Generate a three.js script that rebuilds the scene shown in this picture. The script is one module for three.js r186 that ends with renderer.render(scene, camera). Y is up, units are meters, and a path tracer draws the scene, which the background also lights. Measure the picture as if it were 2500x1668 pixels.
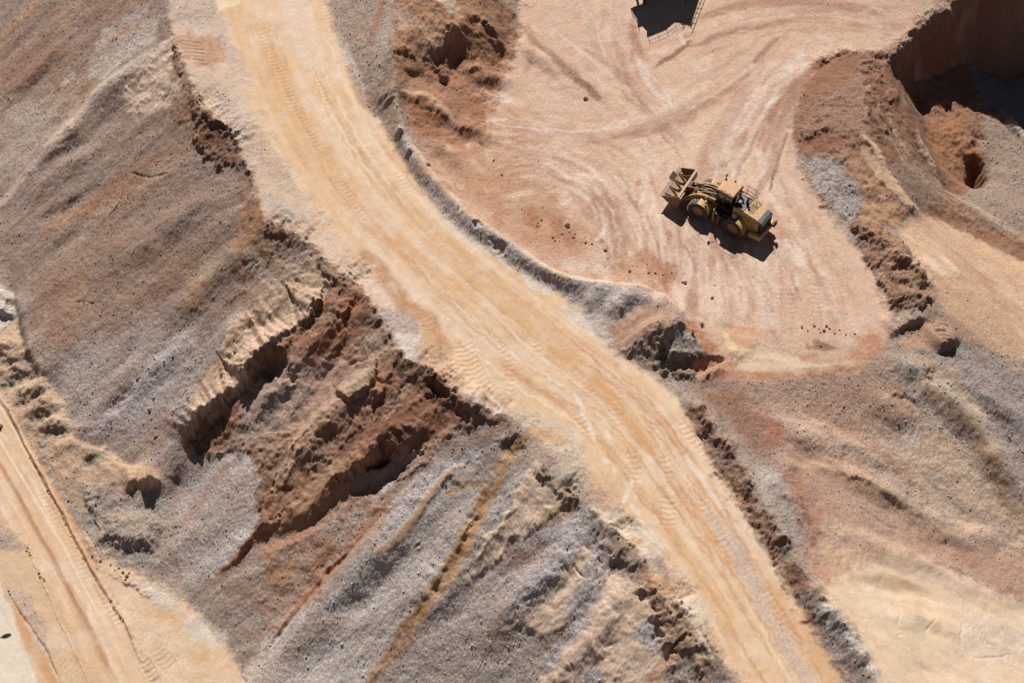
import * as THREE from 'three';
import { mergeGeometries } from 'three/addons/utils/BufferGeometryUtils.js';
import { RoundedBoxGeometry } from 'three/addons/geometries/RoundedBoxGeometry.js';

// ---------------------------------------------------------------- camera, sky, sun, exposure
const scene = new THREE.Scene();
const W = 2500, H = 1668;                       // the photograph's own pixels
const CAM = { y: 106, z: 71.5, tilt: 34, fov: 24 };
const camera = new THREE.PerspectiveCamera(CAM.fov, W / H, 1, 3000);
camera.position.set(0, CAM.y, CAM.z);
camera.up.set(0, 0, -1);
camera.lookAt(0, 0, CAM.z - CAM.y * Math.tan(CAM.tilt * Math.PI / 180));
camera.updateMatrixWorld(true);
const renderer = new THREE.WebGLRenderer({ antialias: true });
renderer.toneMapping = THREE.LinearToneMapping;
renderer.toneMappingExposure = 1.3;
renderer.outputColorSpace = THREE.SRGBColorSpace;
renderer.shadowMap.enabled = true;
renderer.shadowMap.type = THREE.PCFSoftShadowMap;

const SUN_EL = 50 * Math.PI / 180, SUN_AZ = 7 * Math.PI / 180;   // from the picture's top, a little left
const sunDir = new THREE.Vector3(-Math.sin(SUN_AZ) * Math.cos(SUN_EL), Math.sin(SUN_EL), -Math.cos(SUN_AZ) * Math.cos(SUN_EL));
const sun = new THREE.DirectionalLight(new THREE.Color().setRGB(1, 0.955, 0.9), 5);
sun.position.copy(sunDir).multiplyScalar(150);
sun.castShadow = true;
sun.shadow.mapSize.set(4096, 4096);
Object.assign(sun.shadow.camera, { left: -75, right: 75, top: 75, bottom: -75, near: 1, far: 320 });
scene.add(sun); scene.add(sun.target);
{ // a clear, deep blue sky, paler towards the horizon
  const w = 64, h = 32, d = new Float32Array(w * h * 4);
  for (let j = 0; j < h; j++) for (let i = 0; i < w; i++) {
    const el = ((j + 0.5) / h - 0.5) * Math.PI, t = Math.max(0, Math.sin(el)), o = (j * w + i) * 4;
    const k = Math.pow(1 - t, 3), s = el < 0 ? 0.5 : 1;
    d[o] = s * (0.042 + 0.06 * k); d[o + 1] = s * (0.054 + 0.058 * k); d[o + 2] = s * (0.080 + 0.045 * k); d[o + 3] = 1;
  }
  const sky = new THREE.DataTexture(d, w, h, THREE.RGBAFormat, THREE.FloatType);
  sky.mapping = THREE.EquirectangularReflectionMapping; sky.magFilter = THREE.LinearFilter; sky.needsUpdate = true;
  scene.background = sky; scene.environment = sky;
}

// ---------------------------------------------------------------- small tools
let seed = 12345;
const rnd = () => { seed = (seed * 1664525 + 1013904223) >>> 0; return seed / 4294967296; };
const clamp = (x, a = 0, b = 1) => x < a ? a : x > b ? b : x;
const sstep = (a, b, x) => { const t = clamp((x - a) / (b - a)); return t * t * (3 - 2 * t); };
const mixf = (a, b, t) => a + (b - a) * t;
const G2 = new Float32Array(512);
for (let k = 0; k < 256; k++) { const a = rnd() * Math.PI * 2; G2[2 * k] = Math.cos(a); G2[2 * k + 1] = Math.sin(a); }
const PERM = new Uint8Array(512);
{ const p = [...Array(256).keys()]; for (let k = 255; k > 0; k--) { const j = Math.floor(rnd() * (k + 1)); [p[k], p[j]] = [p[j], p[k]]; } for (let k = 0; k < 512; k++) PERM[k] = p[k & 255]; }
function noise(x, y) {                           // gradient noise, about -0.7..0.7
  const xf = Math.floor(x), yf = Math.floor(y), i = xf & 255, j = yf & 255, u = x - xf, v = y - yf;
  const a = PERM[i + PERM[j]], b = PERM[i + 1 + PERM[j]], c = PERM[i + PERM[j + 1]], d = PERM[i + 1 + PERM[j + 1]];
  const su = u * u * u * (u * (u * 6 - 15) + 10), sv = v * v * v * (v * (v * 6 - 15) + 10);
  const n0 = G2[2 * a] * u + G2[2 * a + 1] * v, n1 = G2[2 * b] * (u - 1) + G2[2 * b + 1] * v;
  const n2 = G2[2 * c] * u + G2[2 * c + 1] * (v - 1), n3 = G2[2 * d] * (u - 1) + G2[2 * d + 1] * (v - 1);
  return n0 + (n1 - n0) * su + (n2 + (n3 - n2) * su - n0 - (n1 - n0) * su) * sv;
}
const fbm = (x, y, n = 3, g = 0.5) => { let s = 0, a = 1; for (let k = 0; k < n; k++) { s += a * noise(x, y); x = x * 2.03 + 17.1; y = y * 2.03 + 5.7; a *= g; } return s; };
const ridged = (x, y, n = 3) => { let s = 0, a = 1; for (let k = 0; k < n; k++) { s += a * (0.35 - Math.abs(noise(x, y))); x = x * 2.1 + 9.1; y = y * 2.1 + 3.3; a *= 0.55; } return s; };
const hash = (i, j) => { let h = Math.imul(i, 374761393) ^ Math.imul(j, 668265263); h = Math.imul(h ^ (h >>> 13), 1274126177); return ((h ^ (h >>> 16)) >>> 0) / 4294967296; };
const lin1 = c => c <= 0.04045 ? c / 12.92 : Math.pow((c + 0.055) / 1.055, 2.4);
const KALB = 0.60;                               // how a flat sunlit surface looks -> its base colour
const hexCache = {};
const look = hex => hexCache[hex] ??= [0, 2, 4].map(k => lin1(parseInt(hex.slice(k, k + 2), 16) / 255) * KALB);

// a pixel of the photograph gives a direction; the plane or the ground it meets gives the place
const ROT = CAM.tilt * Math.PI / 180, F = (H / 2) / Math.tan(CAM.fov * Math.PI / 360);
function rayDir(px, py) {
  const a = (px - W / 2) / F, b = (H / 2 - py) / F;
  return [a, -Math.cos(ROT) + b * Math.sin(ROT), -Math.sin(ROT) - b * Math.cos(ROT)];
}
function onPlane(px, py, h) { const d = rayDir(px, py), t = (h - CAM.y) / d[1]; return [d[0] * t, CAM.z + d[2] * t]; }
const nums = s => s.trim().split(/[\s,]+/).map(Number);

// ---------------------------------------------------------------- ground heights
const X0 = -62, X1 = 55, Z0 = -54, Z1 = 33, CELL = 0.1;
const NX = Math.round((X1 - X0) / CELL) + 1, NZ = Math.round((Z1 - Z0) / CELL) + 1;
const CC = 0.25, CX = Math.round((X1 - X0) / CC) + 1, CZ = Math.round((Z1 - Z0) / CC) + 1;
const fixed = new Float32Array(CX * CZ), weight = new Float32Array(CX * CZ);
function level(text) {                            // break line: px py height, ...
  const v = nums(text), pts = [];
  for (let k = 0; k < v.length; k += 3) { const [x, z] = onPlane(v[k], v[k + 1], v[k + 2]); pts.push([x, z, v[k + 2]]); }
  for (let k = 0; k < Math.max(1, pts.length - 1); k++) {
    const a = pts[k], b = pts[Math.min(k + 1, pts.length - 1)], n = Math.max(1, Math.ceil(Math.hypot(b[0] - a[0], b[1] - a[1]) / 0.2));
    for (let s = 0; s <= n; s++) {
      const t = s / n, i = Math.round((mixf(a[0], b[0], t) - X0) / CC), j = Math.round((mixf(a[1], b[1], t) - Z0) / CC);
      if (i < 0 || j < 0 || i >= CX || j >= CZ) continue;
      fixed[j * CX + i] += mixf(a[2], b[2], t); weight[j * CX + i]++;
    }
  }
}
// --- haul road (level 0) and the crest of the left-hand spoil slope
level(`330 -260 0  380 -120 0  407 14 0  421 71 .2  446 164 .3  464 205 .3  500 271 .2  554 321 0  586 371 0  621 421 0  640 470 0  640 530 0  690 558 0  754 586 0  800 636 0
 832 650 0  882 704 0  921 743 0  950 800 0  985 868 0  1029 889 0  1061 904 0  1082 936 0  1114 950 0  1136 979 0  1164 1000 0  1207 1003 0  1240 1018 0  1300 1080 -.2
 1318 1126 0  1361 1179 0  1400 1208 0  1435 1240 0  1486 1276 0  1504 1304 0  1543 1337 0  1570 1360 0  1604 1429 0  1643 1458 0  1670 1500 0  1693 1572 0  1750 1615 0  1800 1668 0 1900 1900 0`);
level(`450 -200 .1 520 0 0  570 180 0  650 330 0  740 470 0  860 620 0  1000 760 0  1110 880 0  1230 960 0  1340 1010 0 1420 1100 0  1520 1200 0  1620 1300 0  1700 1430 0  1800 1560 0 1880 1668 0 2060 1900 0`);
level(`640 -200 .1 680 0 0  720 150 0  790 300 0  900 420 0  1010 540 0  1130 660 0  1260 760 0  1400 880 0  1530 1000 0  1640 1120 0 1740 1280 0  1850 1450 0  1960 1600 0  2010 1668 0`);
// --- foot and crest of the gravel bank and berm on the road's right
level(`770 -200 .1 800 0 0  815 60 0  846 143 0  875 221 0  896 257 0  930 290 0  960 350 0  1000 420 0  1093 536 0  1136 571 0  1186 607 0  1239 643 0  1293 671 0  1343 702 0  1400 730 0
 1429 770 0  1457 821 0  1500 857 0  1557 896 0  1614 916 0  1655 940 0`);
level(`960 -200 3 965 0 3  960 150 2.9  968 235 2.2  975 300 1.5  985 345 1.2  1040 418 1.1  1130 515 1.1  1200 565 1.1  1260 607 1.1  1340 660 1.1  1400 682 1.2  1470 695 1.5  1540 702 1.7  1580 712 1.8  1625 745 2  1655 795 2.2`);
level(`985 250 1.2 1010 300 .6  1060 390 .3  1150 490 .3  1240 570 .3  1340 640 .4  1450 675 .6  1560 685 .7  1640 720 .8  1720 790 .7`);
// brown mass above the yard
level(`1000 -150 4 1010 20 4  1040 80 3.3  1020 140 2.0`);
level(`1085 -120 4.5 1095 0 4.2  1105 50 3.6  1095 110 2.6 1085 160 1.5`);
level(`1120 60 3.6 1150 40 3.2  1200 75 2.4  1240 115 1.4`);
level(`1000 195 1.1  1060 210 .9  1090 200 .8  1120 150 1.0 1180 165 .8 1250 150 .5`);
// --- the yard
level(`1300 -150 .5 1250 80 .5  1200 230 .4  1150 330 .3  1160 430 .3`);
level(`1450 -150 .4 1450 100 .4  1420 250 .35  1400 400 .3  1420 550 .3  1480 640 .4`);
level(`1700 -150 .4 1700 100 .35  1650 300 .3  1640 450 .3  1700 560 .3  1730 690 .3`);
level(`2000 -150 .5 1980 50 .4  1900 180 .35  1850 320 .3  1850 480 .3  1900 620 .3  1960 760 .3`);
level(`2040 120 .4  1960 190 .4  1930 260 .3  1925 330 .3  1945 400 .3  1985 470 .3  2006 505 .3  2071 554 .3  2096 607 .3  2124 661 .3  2156 710 .3  2175 764 .3 2150 800 .3`);
level(`1760 800 .3  1900 830 .2  2040 830 .3`);
level(`1700 935 0  1820 915 0  1950 915 -.1  2080 895 0  2170 850 .2`);
// --- rim of the pit, the rib, its crests, the bank towards the yard
level(`2140 140 .4 2200 118 .4  2221 89 .4  2246 64 .4  2279 39 .4  2329 11 .8  2400 -40 3.0  2500 -110 6.4  2700 -200 8`);
level(`2085 200 1.6  2112 265 2.4  2102 335 2.6  2150 370 2.2  2160 410 1.9  2196 461 1.5  2230 505 1.0`);
level(`2150 150 .4 2188 238 .3  2230 305 -.9  2262 370 -2.2  2285 420 -3.2`);
level(`2212 226 -5.0  2240 196 -5.0 2272 176 -5.3  2298 184 -5.5  2321 156 -5.5  2371 156 -6  2448 194 -7.2  2500 172 -7.4 2640 130 -7.4`);
level(`2236 250 -6.2 2246 292 -6.2 2290 296 -6.2  2330 262 -6.2  2400 280 -6.2  2440 275 -6.0  2500 330 -6.4 2620 380 -6.6`);
level(`2262 330 -5.6 2290 400 -5.8  2330 440 -6.8  2350 456 -7.6`);
level(`2362 452 -7.9 2372 457 -8.6  2384 457 -8.6 2394 450 -7.9`);
level(`2400 440 -7.4  2440 420 -6.4  2500 440 -6.2 2600 470 -6.2`);
level(`2300 470 -4.8  2350 482 -5.2  2400 490 -5.4  2500 520 -5.6 2620 560 -5.8`);
level(`2250 520 -1.6 2300 535 -3.0  2360 555 -4.2  2430 590 -4.8  2500 620 -5.2 2620 660 -5.6`);
level(`2190 555 .4 2205 560 .3 2225 565 .5`);
level(`2203 593 1.5  2217 621 1.7  2262 671 1.7  2280 714 1.6  2262 748 1.5  2317 775 1.0  2330 820 .6`);
level(`2260 600 .6  2330 660 0  2400 740 -.8  2460 820 -1.6  2500 880 -2.2 2600 960 -3`);
level(`2400 620 -2.8 2500 700 -3.8 2600 760 -4.5`);
// --- lower right: aprons falling away to the right
level(`1664 985 .1  1700 1060 .1  1780 1200 .1  1860 1330 .1  1940 1465 .1  2020 1600 .1  2065 1668 .1 2200 1900 .1`);
level(`1702 982 .9  1752 1052 .7  1812 1140 1.2  1872 1215 1.0  1905 1300 1.5  1960 1385 1.2  2025 1470 1.5  2085 1555 1.1  2145 1655 1.4 2280 1900 1.3`);
level(`1760 980 .3 1840 1080 .2  1900 1190 .3  1960 1300 .2  2020 1390 .1  2080 1470 0  2150 1570 0  2210 1668 0`);
level(`2180 880 .5 2230 890 .7  2200 930 -.2 2260 960 -.8  2360 1040 -2 2440 1130 -3.2`);
level(`2330 860 0 2400 920 -1.2 2500 1010 -2.8 2620 1100 -4`);
level(`1850 1000 -.3 2000 1040 -.9  2120 1080 -1.6 2250 1060 -1.8`);
level(`1950 1130 -.9  2100 1190 -2  2230 1260 -3.2  2330 1310 -4.4  2500 1370 -5.6 2650 1420 -6`);
level(`2330 1180 -3.4 2420 1270 -4.6 2500 1310 -5.4`);
level(`2030 1290 -.7  2150 1350 -2.2  2300 1420 -4  2500 1500 -5.4 2650 1540 -6`);
level(`2150 1450 -1.6  2300 1520 -3.2  2500 1600 -4.8 2650 1640 -5.6`);
level(`2250 1640 -1.9  2400 1668 -3.2  2600 1750 -4.6`);
// --- foot of the left-hand slope and the lower road
level(`-220 -250 -13 0 0 -11.8  0 250 -12.2  0 430 -12.8  0 620 -13.2  46 780 -13.6  74 885 -13.6  115 945 -13.6  165 1010 -13.6  195 1085 -13.6  255 1112 -13.4  330 1150 -13.2`);
level(`440 1190 -12.9  420 1270 -13.2  420 1380 -13.8  470 1470 -14  560 1590 -14  600 1668 -14 720 1900 -14.2`);
level(`720 1900 -14.2 980 1800 -13.5 1350 1760 -8.6 1660 1740 -3.2 1790 1690 -.4`);
level(`-200 900 -14 0 1010 -14  60 1110 -14  130 1230 -14  215 1370 -14  290 1500 -14  365 1640 -14  420 1740 -14`);
level(`-300 1100 -14 -60 1250 -14  40 1400 -14  150 1580 -14  230 1720 -14 330 1900 -14`);
level(`-400 1200 -14.1 0 1450 -14.1  60 1560 -14.1  140 1700 -14.1`);
level(`300 1380 -14 400 1500 -14 500 1640 -14 560 1800 -14`);
// berm beside the lower road
level(`0 705 -12.2  40 730 -12.1  48 790 -12.0  62 850 -12.1  95 905 -12.1  120 950 -12.1  152 985 -12.1  176 1040 -12.1  185 1075 -12.1  235 1090 -12.2  280 1120 -12.0  330 1142 -11.8  395 1180 -11.9`);
level(`0 1000 -13.9  55 1095 -13.9  140 1235 -13.9 190 1320 -13.9 220 1350 -13.9`);
// stretch a sheet between the break lines (over-relaxation, coarse to fine)
function solve() {
  let prev = null, pw = 0, ph = 0;
  for (const st of [8, 4, 2, 1]) {
    const w = Math.ceil((CX - 1) / st) + 1, h = Math.ceil((CZ - 1) / st) + 1, f = new Float32Array(w * h), k = new Float32Array(w * h), v = new Float32Array(w * h);
    for (let j = 0; j < CZ; j++) for (let i = 0; i < CX; i++) if (weight[j * CX + i]) {
      const o = Math.min(h - 1, Math.round(j / st)) * w + Math.min(w - 1, Math.round(i / st));
      f[o] += fixed[j * CX + i]; k[o] += weight[j * CX + i];
    }
    for (let j = 0; j < h; j++) for (let i = 0; i < w; i++) {
      const o = j * w + i;
      v[o] = k[o] ? f[o] / k[o] : prev ? prev[Math.min(ph - 1, j >> 1) * pw + Math.min(pw - 1, i >> 1)] : -3;
    }
    for (let it = 0; it < 220; it++) for (let par = 0; par < 2; par++) for (let j = 0; j < h; j++) for (let i = (j + par) & 1; i < w; i += 2) {
      const o = j * w + i; if (k[o]) continue;
      const a = v[i ? o - 1 : o + 1], b = v[i < w - 1 ? o + 1 : o - 1], c = v[j ? o - w : o + w], d = v[j < h - 1 ? o + w : o - w];
      v[o] += 1.86 * ((a + b + c + d) / 4 - v[o]);
    }
    prev = v; pw = w; ph = h;
  }
  const v = prev, t = new Float32Array(v.length);            // soften the creases a little
  for (let r = 0; r < 3; r++) { for (let j = 1; j < CZ - 1; j++) for (let i = 1; i < CX - 1; i++) { const o = j * CX + i; t[o] = 0.5 * v[o] + 0.125 * (v[o - 1] + v[o + 1] + v[o - CX] + v[o + CX]); } for (let j = 1; j < CZ - 1; j++) for (let i = 1; i < CX - 1; i++) v[j * CX + i] = t[j * CX + i]; }
  return v;
}
const coarse = solve();
const cub = (a, b, c, d, t) => b + 0.5 * t * (c - a + t * (2 * a - 5 * b + 4 * c - d + t * (3 * (b - c) + d - a)));
function baseAt(x, z) {
  const fx = clamp((x - X0) / CC, 0, CX - 1.001), fz = clamp((z - Z0) / CC, 0, CZ - 1.001), i = Math.floor(fx), j = Math.floor(fz), u = fx - i, w = fz - j;
  const at = (a, b) => coarse[clamp(b, 0, CZ - 1) * CX + clamp(a, 0, CX - 1)], row = b => cub(at(i - 1, b), at(i, b), at(i + 1, b), at(i + 2, b), u);
  return cub(row(j - 1), row(j), row(j + 1), row(j + 2), w);
}
function onGround(px, py) {                       // where the photograph's ray meets the ground
  const d = rayDir(px, py); let t = (6 - CAM.y) / d[1];
  for (let k = 0; k < 400; k++) { const y = CAM.y + d[1] * t, g = baseAt(d[0] * t, CAM.z + d[2] * t); if (y <= g + 0.01) break; t += Math.max(0.02, (y - g) * 0.4); }
  return [d[0] * t, CAM.z + d[2] * t];
}
const hgt = new Float32Array(NX * NZ);
for (let j = 0; j < NZ; j++) for (let i = 0; i < NX; i++) hgt[j * NX + i] = baseAt(X0 + i * CELL, Z0 + j * CELL);

// ---------------------------------------------------------------- brushes: shapes given in photo pixels, worked in metres on the ground
const col = new Float32Array(NX * NZ * 3), grain = new Float32Array(NX * NZ), lump = new Float32Array(NX * NZ);
const PXM = 1 / 30;                               // a photo pixel is about this many metres
function ground(text) { const v = nums(text), p = []; for (let k = 0; k < v.length; k += 2) p.push(onGround(v[k], v[k + 1])); return p; }
function each(pts, reach, fn) {
  let a = 1e9, b = -1e9, c = 1e9, d = -1e9;
  for (const [x, z] of pts) { a = Math.min(a, x); b = Math.max(b, x); c = Math.min(c, z); d = Math.max(d, z); }
  const i0 = Math.max(0, Math.floor((a - reach - X0) / CELL)), i1 = Math.min(NX - 1, Math.ceil((b + reach - X0) / CELL));
  const j0 = Math.max(0, Math.floor((c - reach - Z0) / CELL)), j1 = Math.min(NZ - 1, Math.ceil((d + reach - Z0) / CELL));
  for (let j = j0; j <= j1; j++) for (let i = i0; i <= i1; i++) fn(j * NX + i, X0 + i * CELL, Z0 + j * CELL);
}
function insideDist(p, x, z) {                    // positive inside
  let d = 1e9, ins = false;
  for (let k = 0, q = p.length - 1; k < p.length; q = k++) {
    const ax = p[q][0], az = p[q][1], bx = p[k][0], bz = p[k][1], ex = bx - ax, ez = bz - az;
    const t = clamp(((x - ax) * ex + (z - az) * ez) / (ex * ex + ez * ez + 1e-9)), dx = x - ax - ex * t, dz = z - az - ez * t;
    d = Math.min(d, dx * dx + dz * dz);
    if ((az > z) !== (bz > z) && x < ax + ex * (z - az) / ez) ins = !ins;
  }
  return ins ? Math.sqrt(d) : -Math.sqrt(d);
}
function smoothLine(p) {                          // rounded polyline
  if (p.length < 3) return p;
  const out = [];
  for (let k = 0; k < p.length - 1; k++) {
    const a = p[Math.max(0, k - 1)], b = p[k], c = p[k + 1], d = p[Math.min(p.length - 1, k + 2)];
    for (let s = 0; s < 4; s++) out.push([cub(a[0], b[0], c[0], d[0], s / 4), cub(a[1], b[1], c[1], d[1], s / 4)]);
  }
  out.push(p[p.length - 1]); return out;
}
function along(line) {                            // -> f(x, z) = [metres along, signed metres off, share of length]
  const L = [0]; for (let k = 1; k < line.length; k++) L.push(L[k - 1] + Math.hypot(line[k][0] - line[k - 1][0], line[k][1] - line[k - 1][1]));
  const total = L[L.length - 1], out = [0, 0, 0];
  return (x, z) => {
    let best = 1e18;
    for (let k = 1; k < line.length; k++) {
      const a = line[k - 1], b = line[k], ex = b[0] - a[0], ez = b[1] - a[1], l2 = ex * ex + ez * ez + 1e-12;
      const t0 = ((x - a[0]) * ex + (z - a[1]) * ez) / l2, t = clamp(t0), dx = x - a[0] - ex * t, dz = z - a[1] - ez * t, d = dx * dx + dz * dz;
      if (d < best) { best = d; out[0] = L[k - 1] + t * Math.sqrt(l2); out[1] = Math.sqrt(d) * (ex * dz - ez * dx < 0 ? -1 : 1); out[2] = out[0] / total; }
    }
    return out;
  };
}
function lay(o, c, a, g, l) {
  const b = 1 - a;
  if (c) { col[3 * o] = col[3 * o] * b + c[0] * a; col[3 * o + 1] = col[3 * o + 1] * b + c[1] * a; col[3 * o + 2] = col[3 * o + 2] * b + c[2] * a; }
  if (g !== undefined) grain[o] = grain[o] * b + g * a;
  if (l !== undefined) lump[o] = lump[o] * b + l * a;
}
let SOFTK = 1.2, brushNo = 0, TONE = [1, 1, 1];
const tint = hex => look(hex).map((v, k) => v * TONE[k]);
// area of a material: soft and warp in metres; g = coarseness of the grit, l = lumpiness; n = [patch size, share lost]
function area(hex, alpha, soft, warp, text, { g, l, n } = {}) {
  const p = ground(text), c = hex && tint(hex), s = ++brushNo * 7.31; if (soft > 0.14) { soft *= SOFTK; warp *= 1.8; }
  each(p, soft + warp, (o, x, z) => {
    let d = insideDist(p, x, z); if (d < -soft - warp) return;
    if (warp) d += warp * (1.2 * noise(x * 0.9 / Math.sqrt(warp) + s, z * 0.9 / Math.sqrt(warp)) + 0.7 * noise(x * 3.1, z * 3.1 + s));
    let a = alpha * sstep(-soft, soft, d);
    if (n) a *= 1 - n[1] * sstep(-0.25, 0.3, fbm(x / n[0] + s, z / n[0] - s, 3, 0.6));
    else if (soft > 0.14) a *= 1 - 0.15 * sstep(-0.1, 0.45, fbm(x * 0.55 + s, z * 0.55 - s, 3, 0.6));
    if (a > 0.004) lay(o, c, a, g, l);
  });
}
// a streak along a line: width in photo pixels
function streak(hex, alpha, width, text, { g, l, soft = 0.5, warp = 0.15, n, taper = 0.5 } = {}) {
  const line = smoothLine(ground(text)), f = along(line), c = hex && tint(hex), s = ++brushNo * 5.17, w = width * PXM / 2;
  each(line, w * 2 + warp, (o, x, z) => {
    const [u, v, t] = f(x, z), ww = w * (1 - taper * Math.pow(Math.abs(2 * t - 1), 3));
    const d = Math.abs(v + warp * (1.5 * noise(u * 0.6 + s, s) + 0.8 * noise(x * 2.7 + s, z * 2.7)));
    if (d > ww * (1 + soft)) return;
    let a = alpha * (1 - sstep(ww * (1 - soft), ww * (1 + soft), d)) * sstep(0, 0.06, Math.min(t, 1 - t) + 0.02);
    if (n) a *= 1 - n[1] * sstep(-0.25, 0.3, fbm(u / n[0] + s, v * 2.5 / n[0] - s, 3, 0.6));
    if (a > 0.004) lay(o, c, a, g, l);
  });
}
// many streaks that follow one guide line: lu, lv = their length and width in metres
function streaks(hexes, alpha, half, lu, lv, text, { g, thr = 0.05, soft = 0.3, edge = 0.35 } = {}) {
  const line = smoothLine(ground(text)), f = along(line), hw = half * PXM, cs = hexes.map(tint), s = ++brushNo * 3.77;
  each(line, hw, (o, x, z) => {
    const [u, v, t] = f(x, z), e = Math.abs(v) / hw; if (e > 1 || t <= 0.001 || t >= 0.999) return;
    const fade = (1 - sstep(1 - edge, 1, e)) * sstep(0, 0.1, Math.min(t, 1 - t));
    for (let k = 0; k < cs.length; k++) {
      const q = noise(u / lu + s + 31 * k, v / lv + 17 * k) + 0.5 * noise(u / (lu * 0.45) + 9 * k, v / (lv * 0.42) + s);
      const a = alpha * fade * sstep(thr, thr + soft, q) * (0.35 + 0.65 * sstep(-0.25, 0.25, noise(x * 0.33 + s + 5 * k, z * 0.33)));
      if (a > 0.004) lay(o, cs[k], a, g);
    }
  });
}
// a family of single streaks between two guide lines
function sweeps(hexes, a, b, count, widths, alphas) {
  const p = nums(a), q = nums(b), n = Math.max(p.length, q.length) / 2, at = (v, t) => { const m = v.length / 2 - 1, f = clamp(t, 0, 0.9999) * m, k = Math.floor(f), u = f - k; return [mixf(v[2 * k], v[2 * k + 2], u), mixf(v[2 * k + 1], v[2 * k + 3], u)]; };
  for (let s = 0; s < count; s++) {
    const w = rnd(), w2 = clamp(w + (rnd() - 0.5) * 0.25), t0 = rnd() * 0.7, t1 = Math.min(1, t0 + 0.15 + 0.5 * rnd()), pts = [];
    for (let k = 0; k <= 5; k++) { const t = mixf(t0, t1, k / 5), e = at(p, t), f = at(q, t), ww = mixf(w, w2, k / 5); pts.push(mixf(e[0], f[0], ww).toFixed(1), mixf(e[1], f[1], ww).toFixed(1)); }
    streak(hexes[Math.floor(rnd() * hexes.length)], mixf(alphas[0], alphas[1], rnd()), mixf(widths[0], widths[1], Math.pow(rnd(), 1.7)), pts.join(' '), { soft: 0.85, warp: 0.25, n: [1.5 + 2 * rnd(), 0.55], taper: 0.8 });
  }
}
// relief: a raised (or sunk) patch, a ridge or groove, a mound
function plate(dh, soft, warp, text, ramp) {
  const p = ground(text), s = ++brushNo * 4.4, r = ramp && ground(ramp);
  each(p, soft + warp, (o, x, z) => {
    let d = insideDist(p, x, z); if (d < -soft - warp) return;
    d += warp * (1.2 * noise(x * 0.8 + s, z * 0.8) + 0.8 * noise(x * 2.3, z * 2.3 + s) + 0.4 * noise(x * 6, z * 6 + s));
    let k = sstep(-soft, soft, d);
    if (r) { const ex = r[1][0] - r[0][0], ez = r[1][1] - r[0][1]; k *= sstep(0, 1, ((x - r[0][0]) * ex + (z - r[0][1]) * ez) / (ex * ex + ez * ez)); }
    hgt[o] += dh * k;
  });
}
let RG = 0.8;
function ridge(dh, width, text, { warp = 0.2, taper = 0.6, sharp = 1 } = {}) { if (width > 30) { warp *= 1.8; width *= 1.3; }
  const line = smoothLine(ground(text)), f = along(line), w = width * PXM / 2, s = ++brushNo * 6.1;
  each(line, w + warp, (o, x, z) => {
    const [u, v, t] = f(x, z), ww = w * (1 - taper * Math.pow(Math.abs(2 * t - 1), 3));
    const d = Math.abs(v + warp * (width > 60 ? 3.2 * noise(u * 0.17 + s, s) + 1.2 * noise(x * 0.5 + s, z * 0.5) + 0.35 * noise(x * 1.6 + s, z * 1.6) : 1.6 * noise(u * 0.5 + s, s) + 0.7 * noise(x * 2 + s, z * 2))) / ww;
    if (d < 1) hgt[o] += RG * dh * Math.pow(1 - d * d * (3 - 2 * d), sharp) * sstep(0, width > 30 ? 0.4 : 0.2, Math.min(t, 1 - t) + 0.01) * (width > 60 ? 0.85 + 0.8 * noise(u * 0.16, s) + 0.12 * noise(u * 0.8, s + 5) : 0.8 + 0.8 * noise(u * 0.4, s) + 0.5 * noise(u * 1.6, s + 5));
  });
}
let SC = 0.75;
function scarp(dh, reach, text, { warp = 0.2, lip = 0.12 } = {}) { warp *= 1.6; lip = Math.max(lip, 0.16); // ground to the left of the line (as drawn) stands dh higher at the line and falls back over reach metres
  const line = ground(text), f = along(line), s = ++brushNo * 2.9;
  each(line, reach + warp, (o, x, z) => {
    const [u, v0, t] = f(x, z), v = -(v0 + warp * (1.5 * noise(u * 0.7 + s, s) + 0.9 * noise(x * 2.4 + s, z * 2.4) + 0.5 * noise(x * 6, z * 6 + s)));
    if (t < 0.0005 || t > 0.9995) return;
    if (v > -lip && v < reach) hgt[o] += SC * dh * (0.85 + 1.4 * noise(u * 0.45 + s, 3.3) + 0.6 * noise(u * 1.7 + s, 8.1)) * sstep(-lip, lip * 1.6, v) * (1 - sstep(0, reach, v)) * sstep(0, 0.3, Math.min(t, 1 - t));
  });
}
// tyre marks: a shallow trough with cross bars
function tread(width, depth, text, { pitch = 0.46, n = 0.4 } = {}) {
  const line = smoothLine(ground(text)), f = along(line), w = width * PXM / 2, s = ++brushNo * 8.3;
  each(line, w * 1.3, (o, x, z) => {
    const [u, v, t] = f(x, z), d = Math.abs(v) / w; if (d > 1.3) return;
    const e = sstep(0, 0.1, Math.min(t, 1 - t)) * (1 - n * sstep(-0.1, 0.2, noise(u * 0.35 + s, s)));
    hgt[o] += e * depth * (d < 1 ? -0.5 + 0.9 * Math.pow(Math.max(0, Math.sin((u / pitch + Math.abs(v) * 0.5) * Math.PI * 2)), 2) : 0.5 * (1 - Math.abs(d - 1.15) / 0.15));
  });
}
// ================================================================ what the ground is made of (photo pixels -> ground)
{ const c = look('ab968a'); for (let o = 0; o < NX * NZ; o++) { col[3 * o] = c[0]; col[3 * o + 1] = c[1]; col[3 * o + 2] = c[2]; grain[o] = 0.85; lump[o] = 0.2; } }
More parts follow.
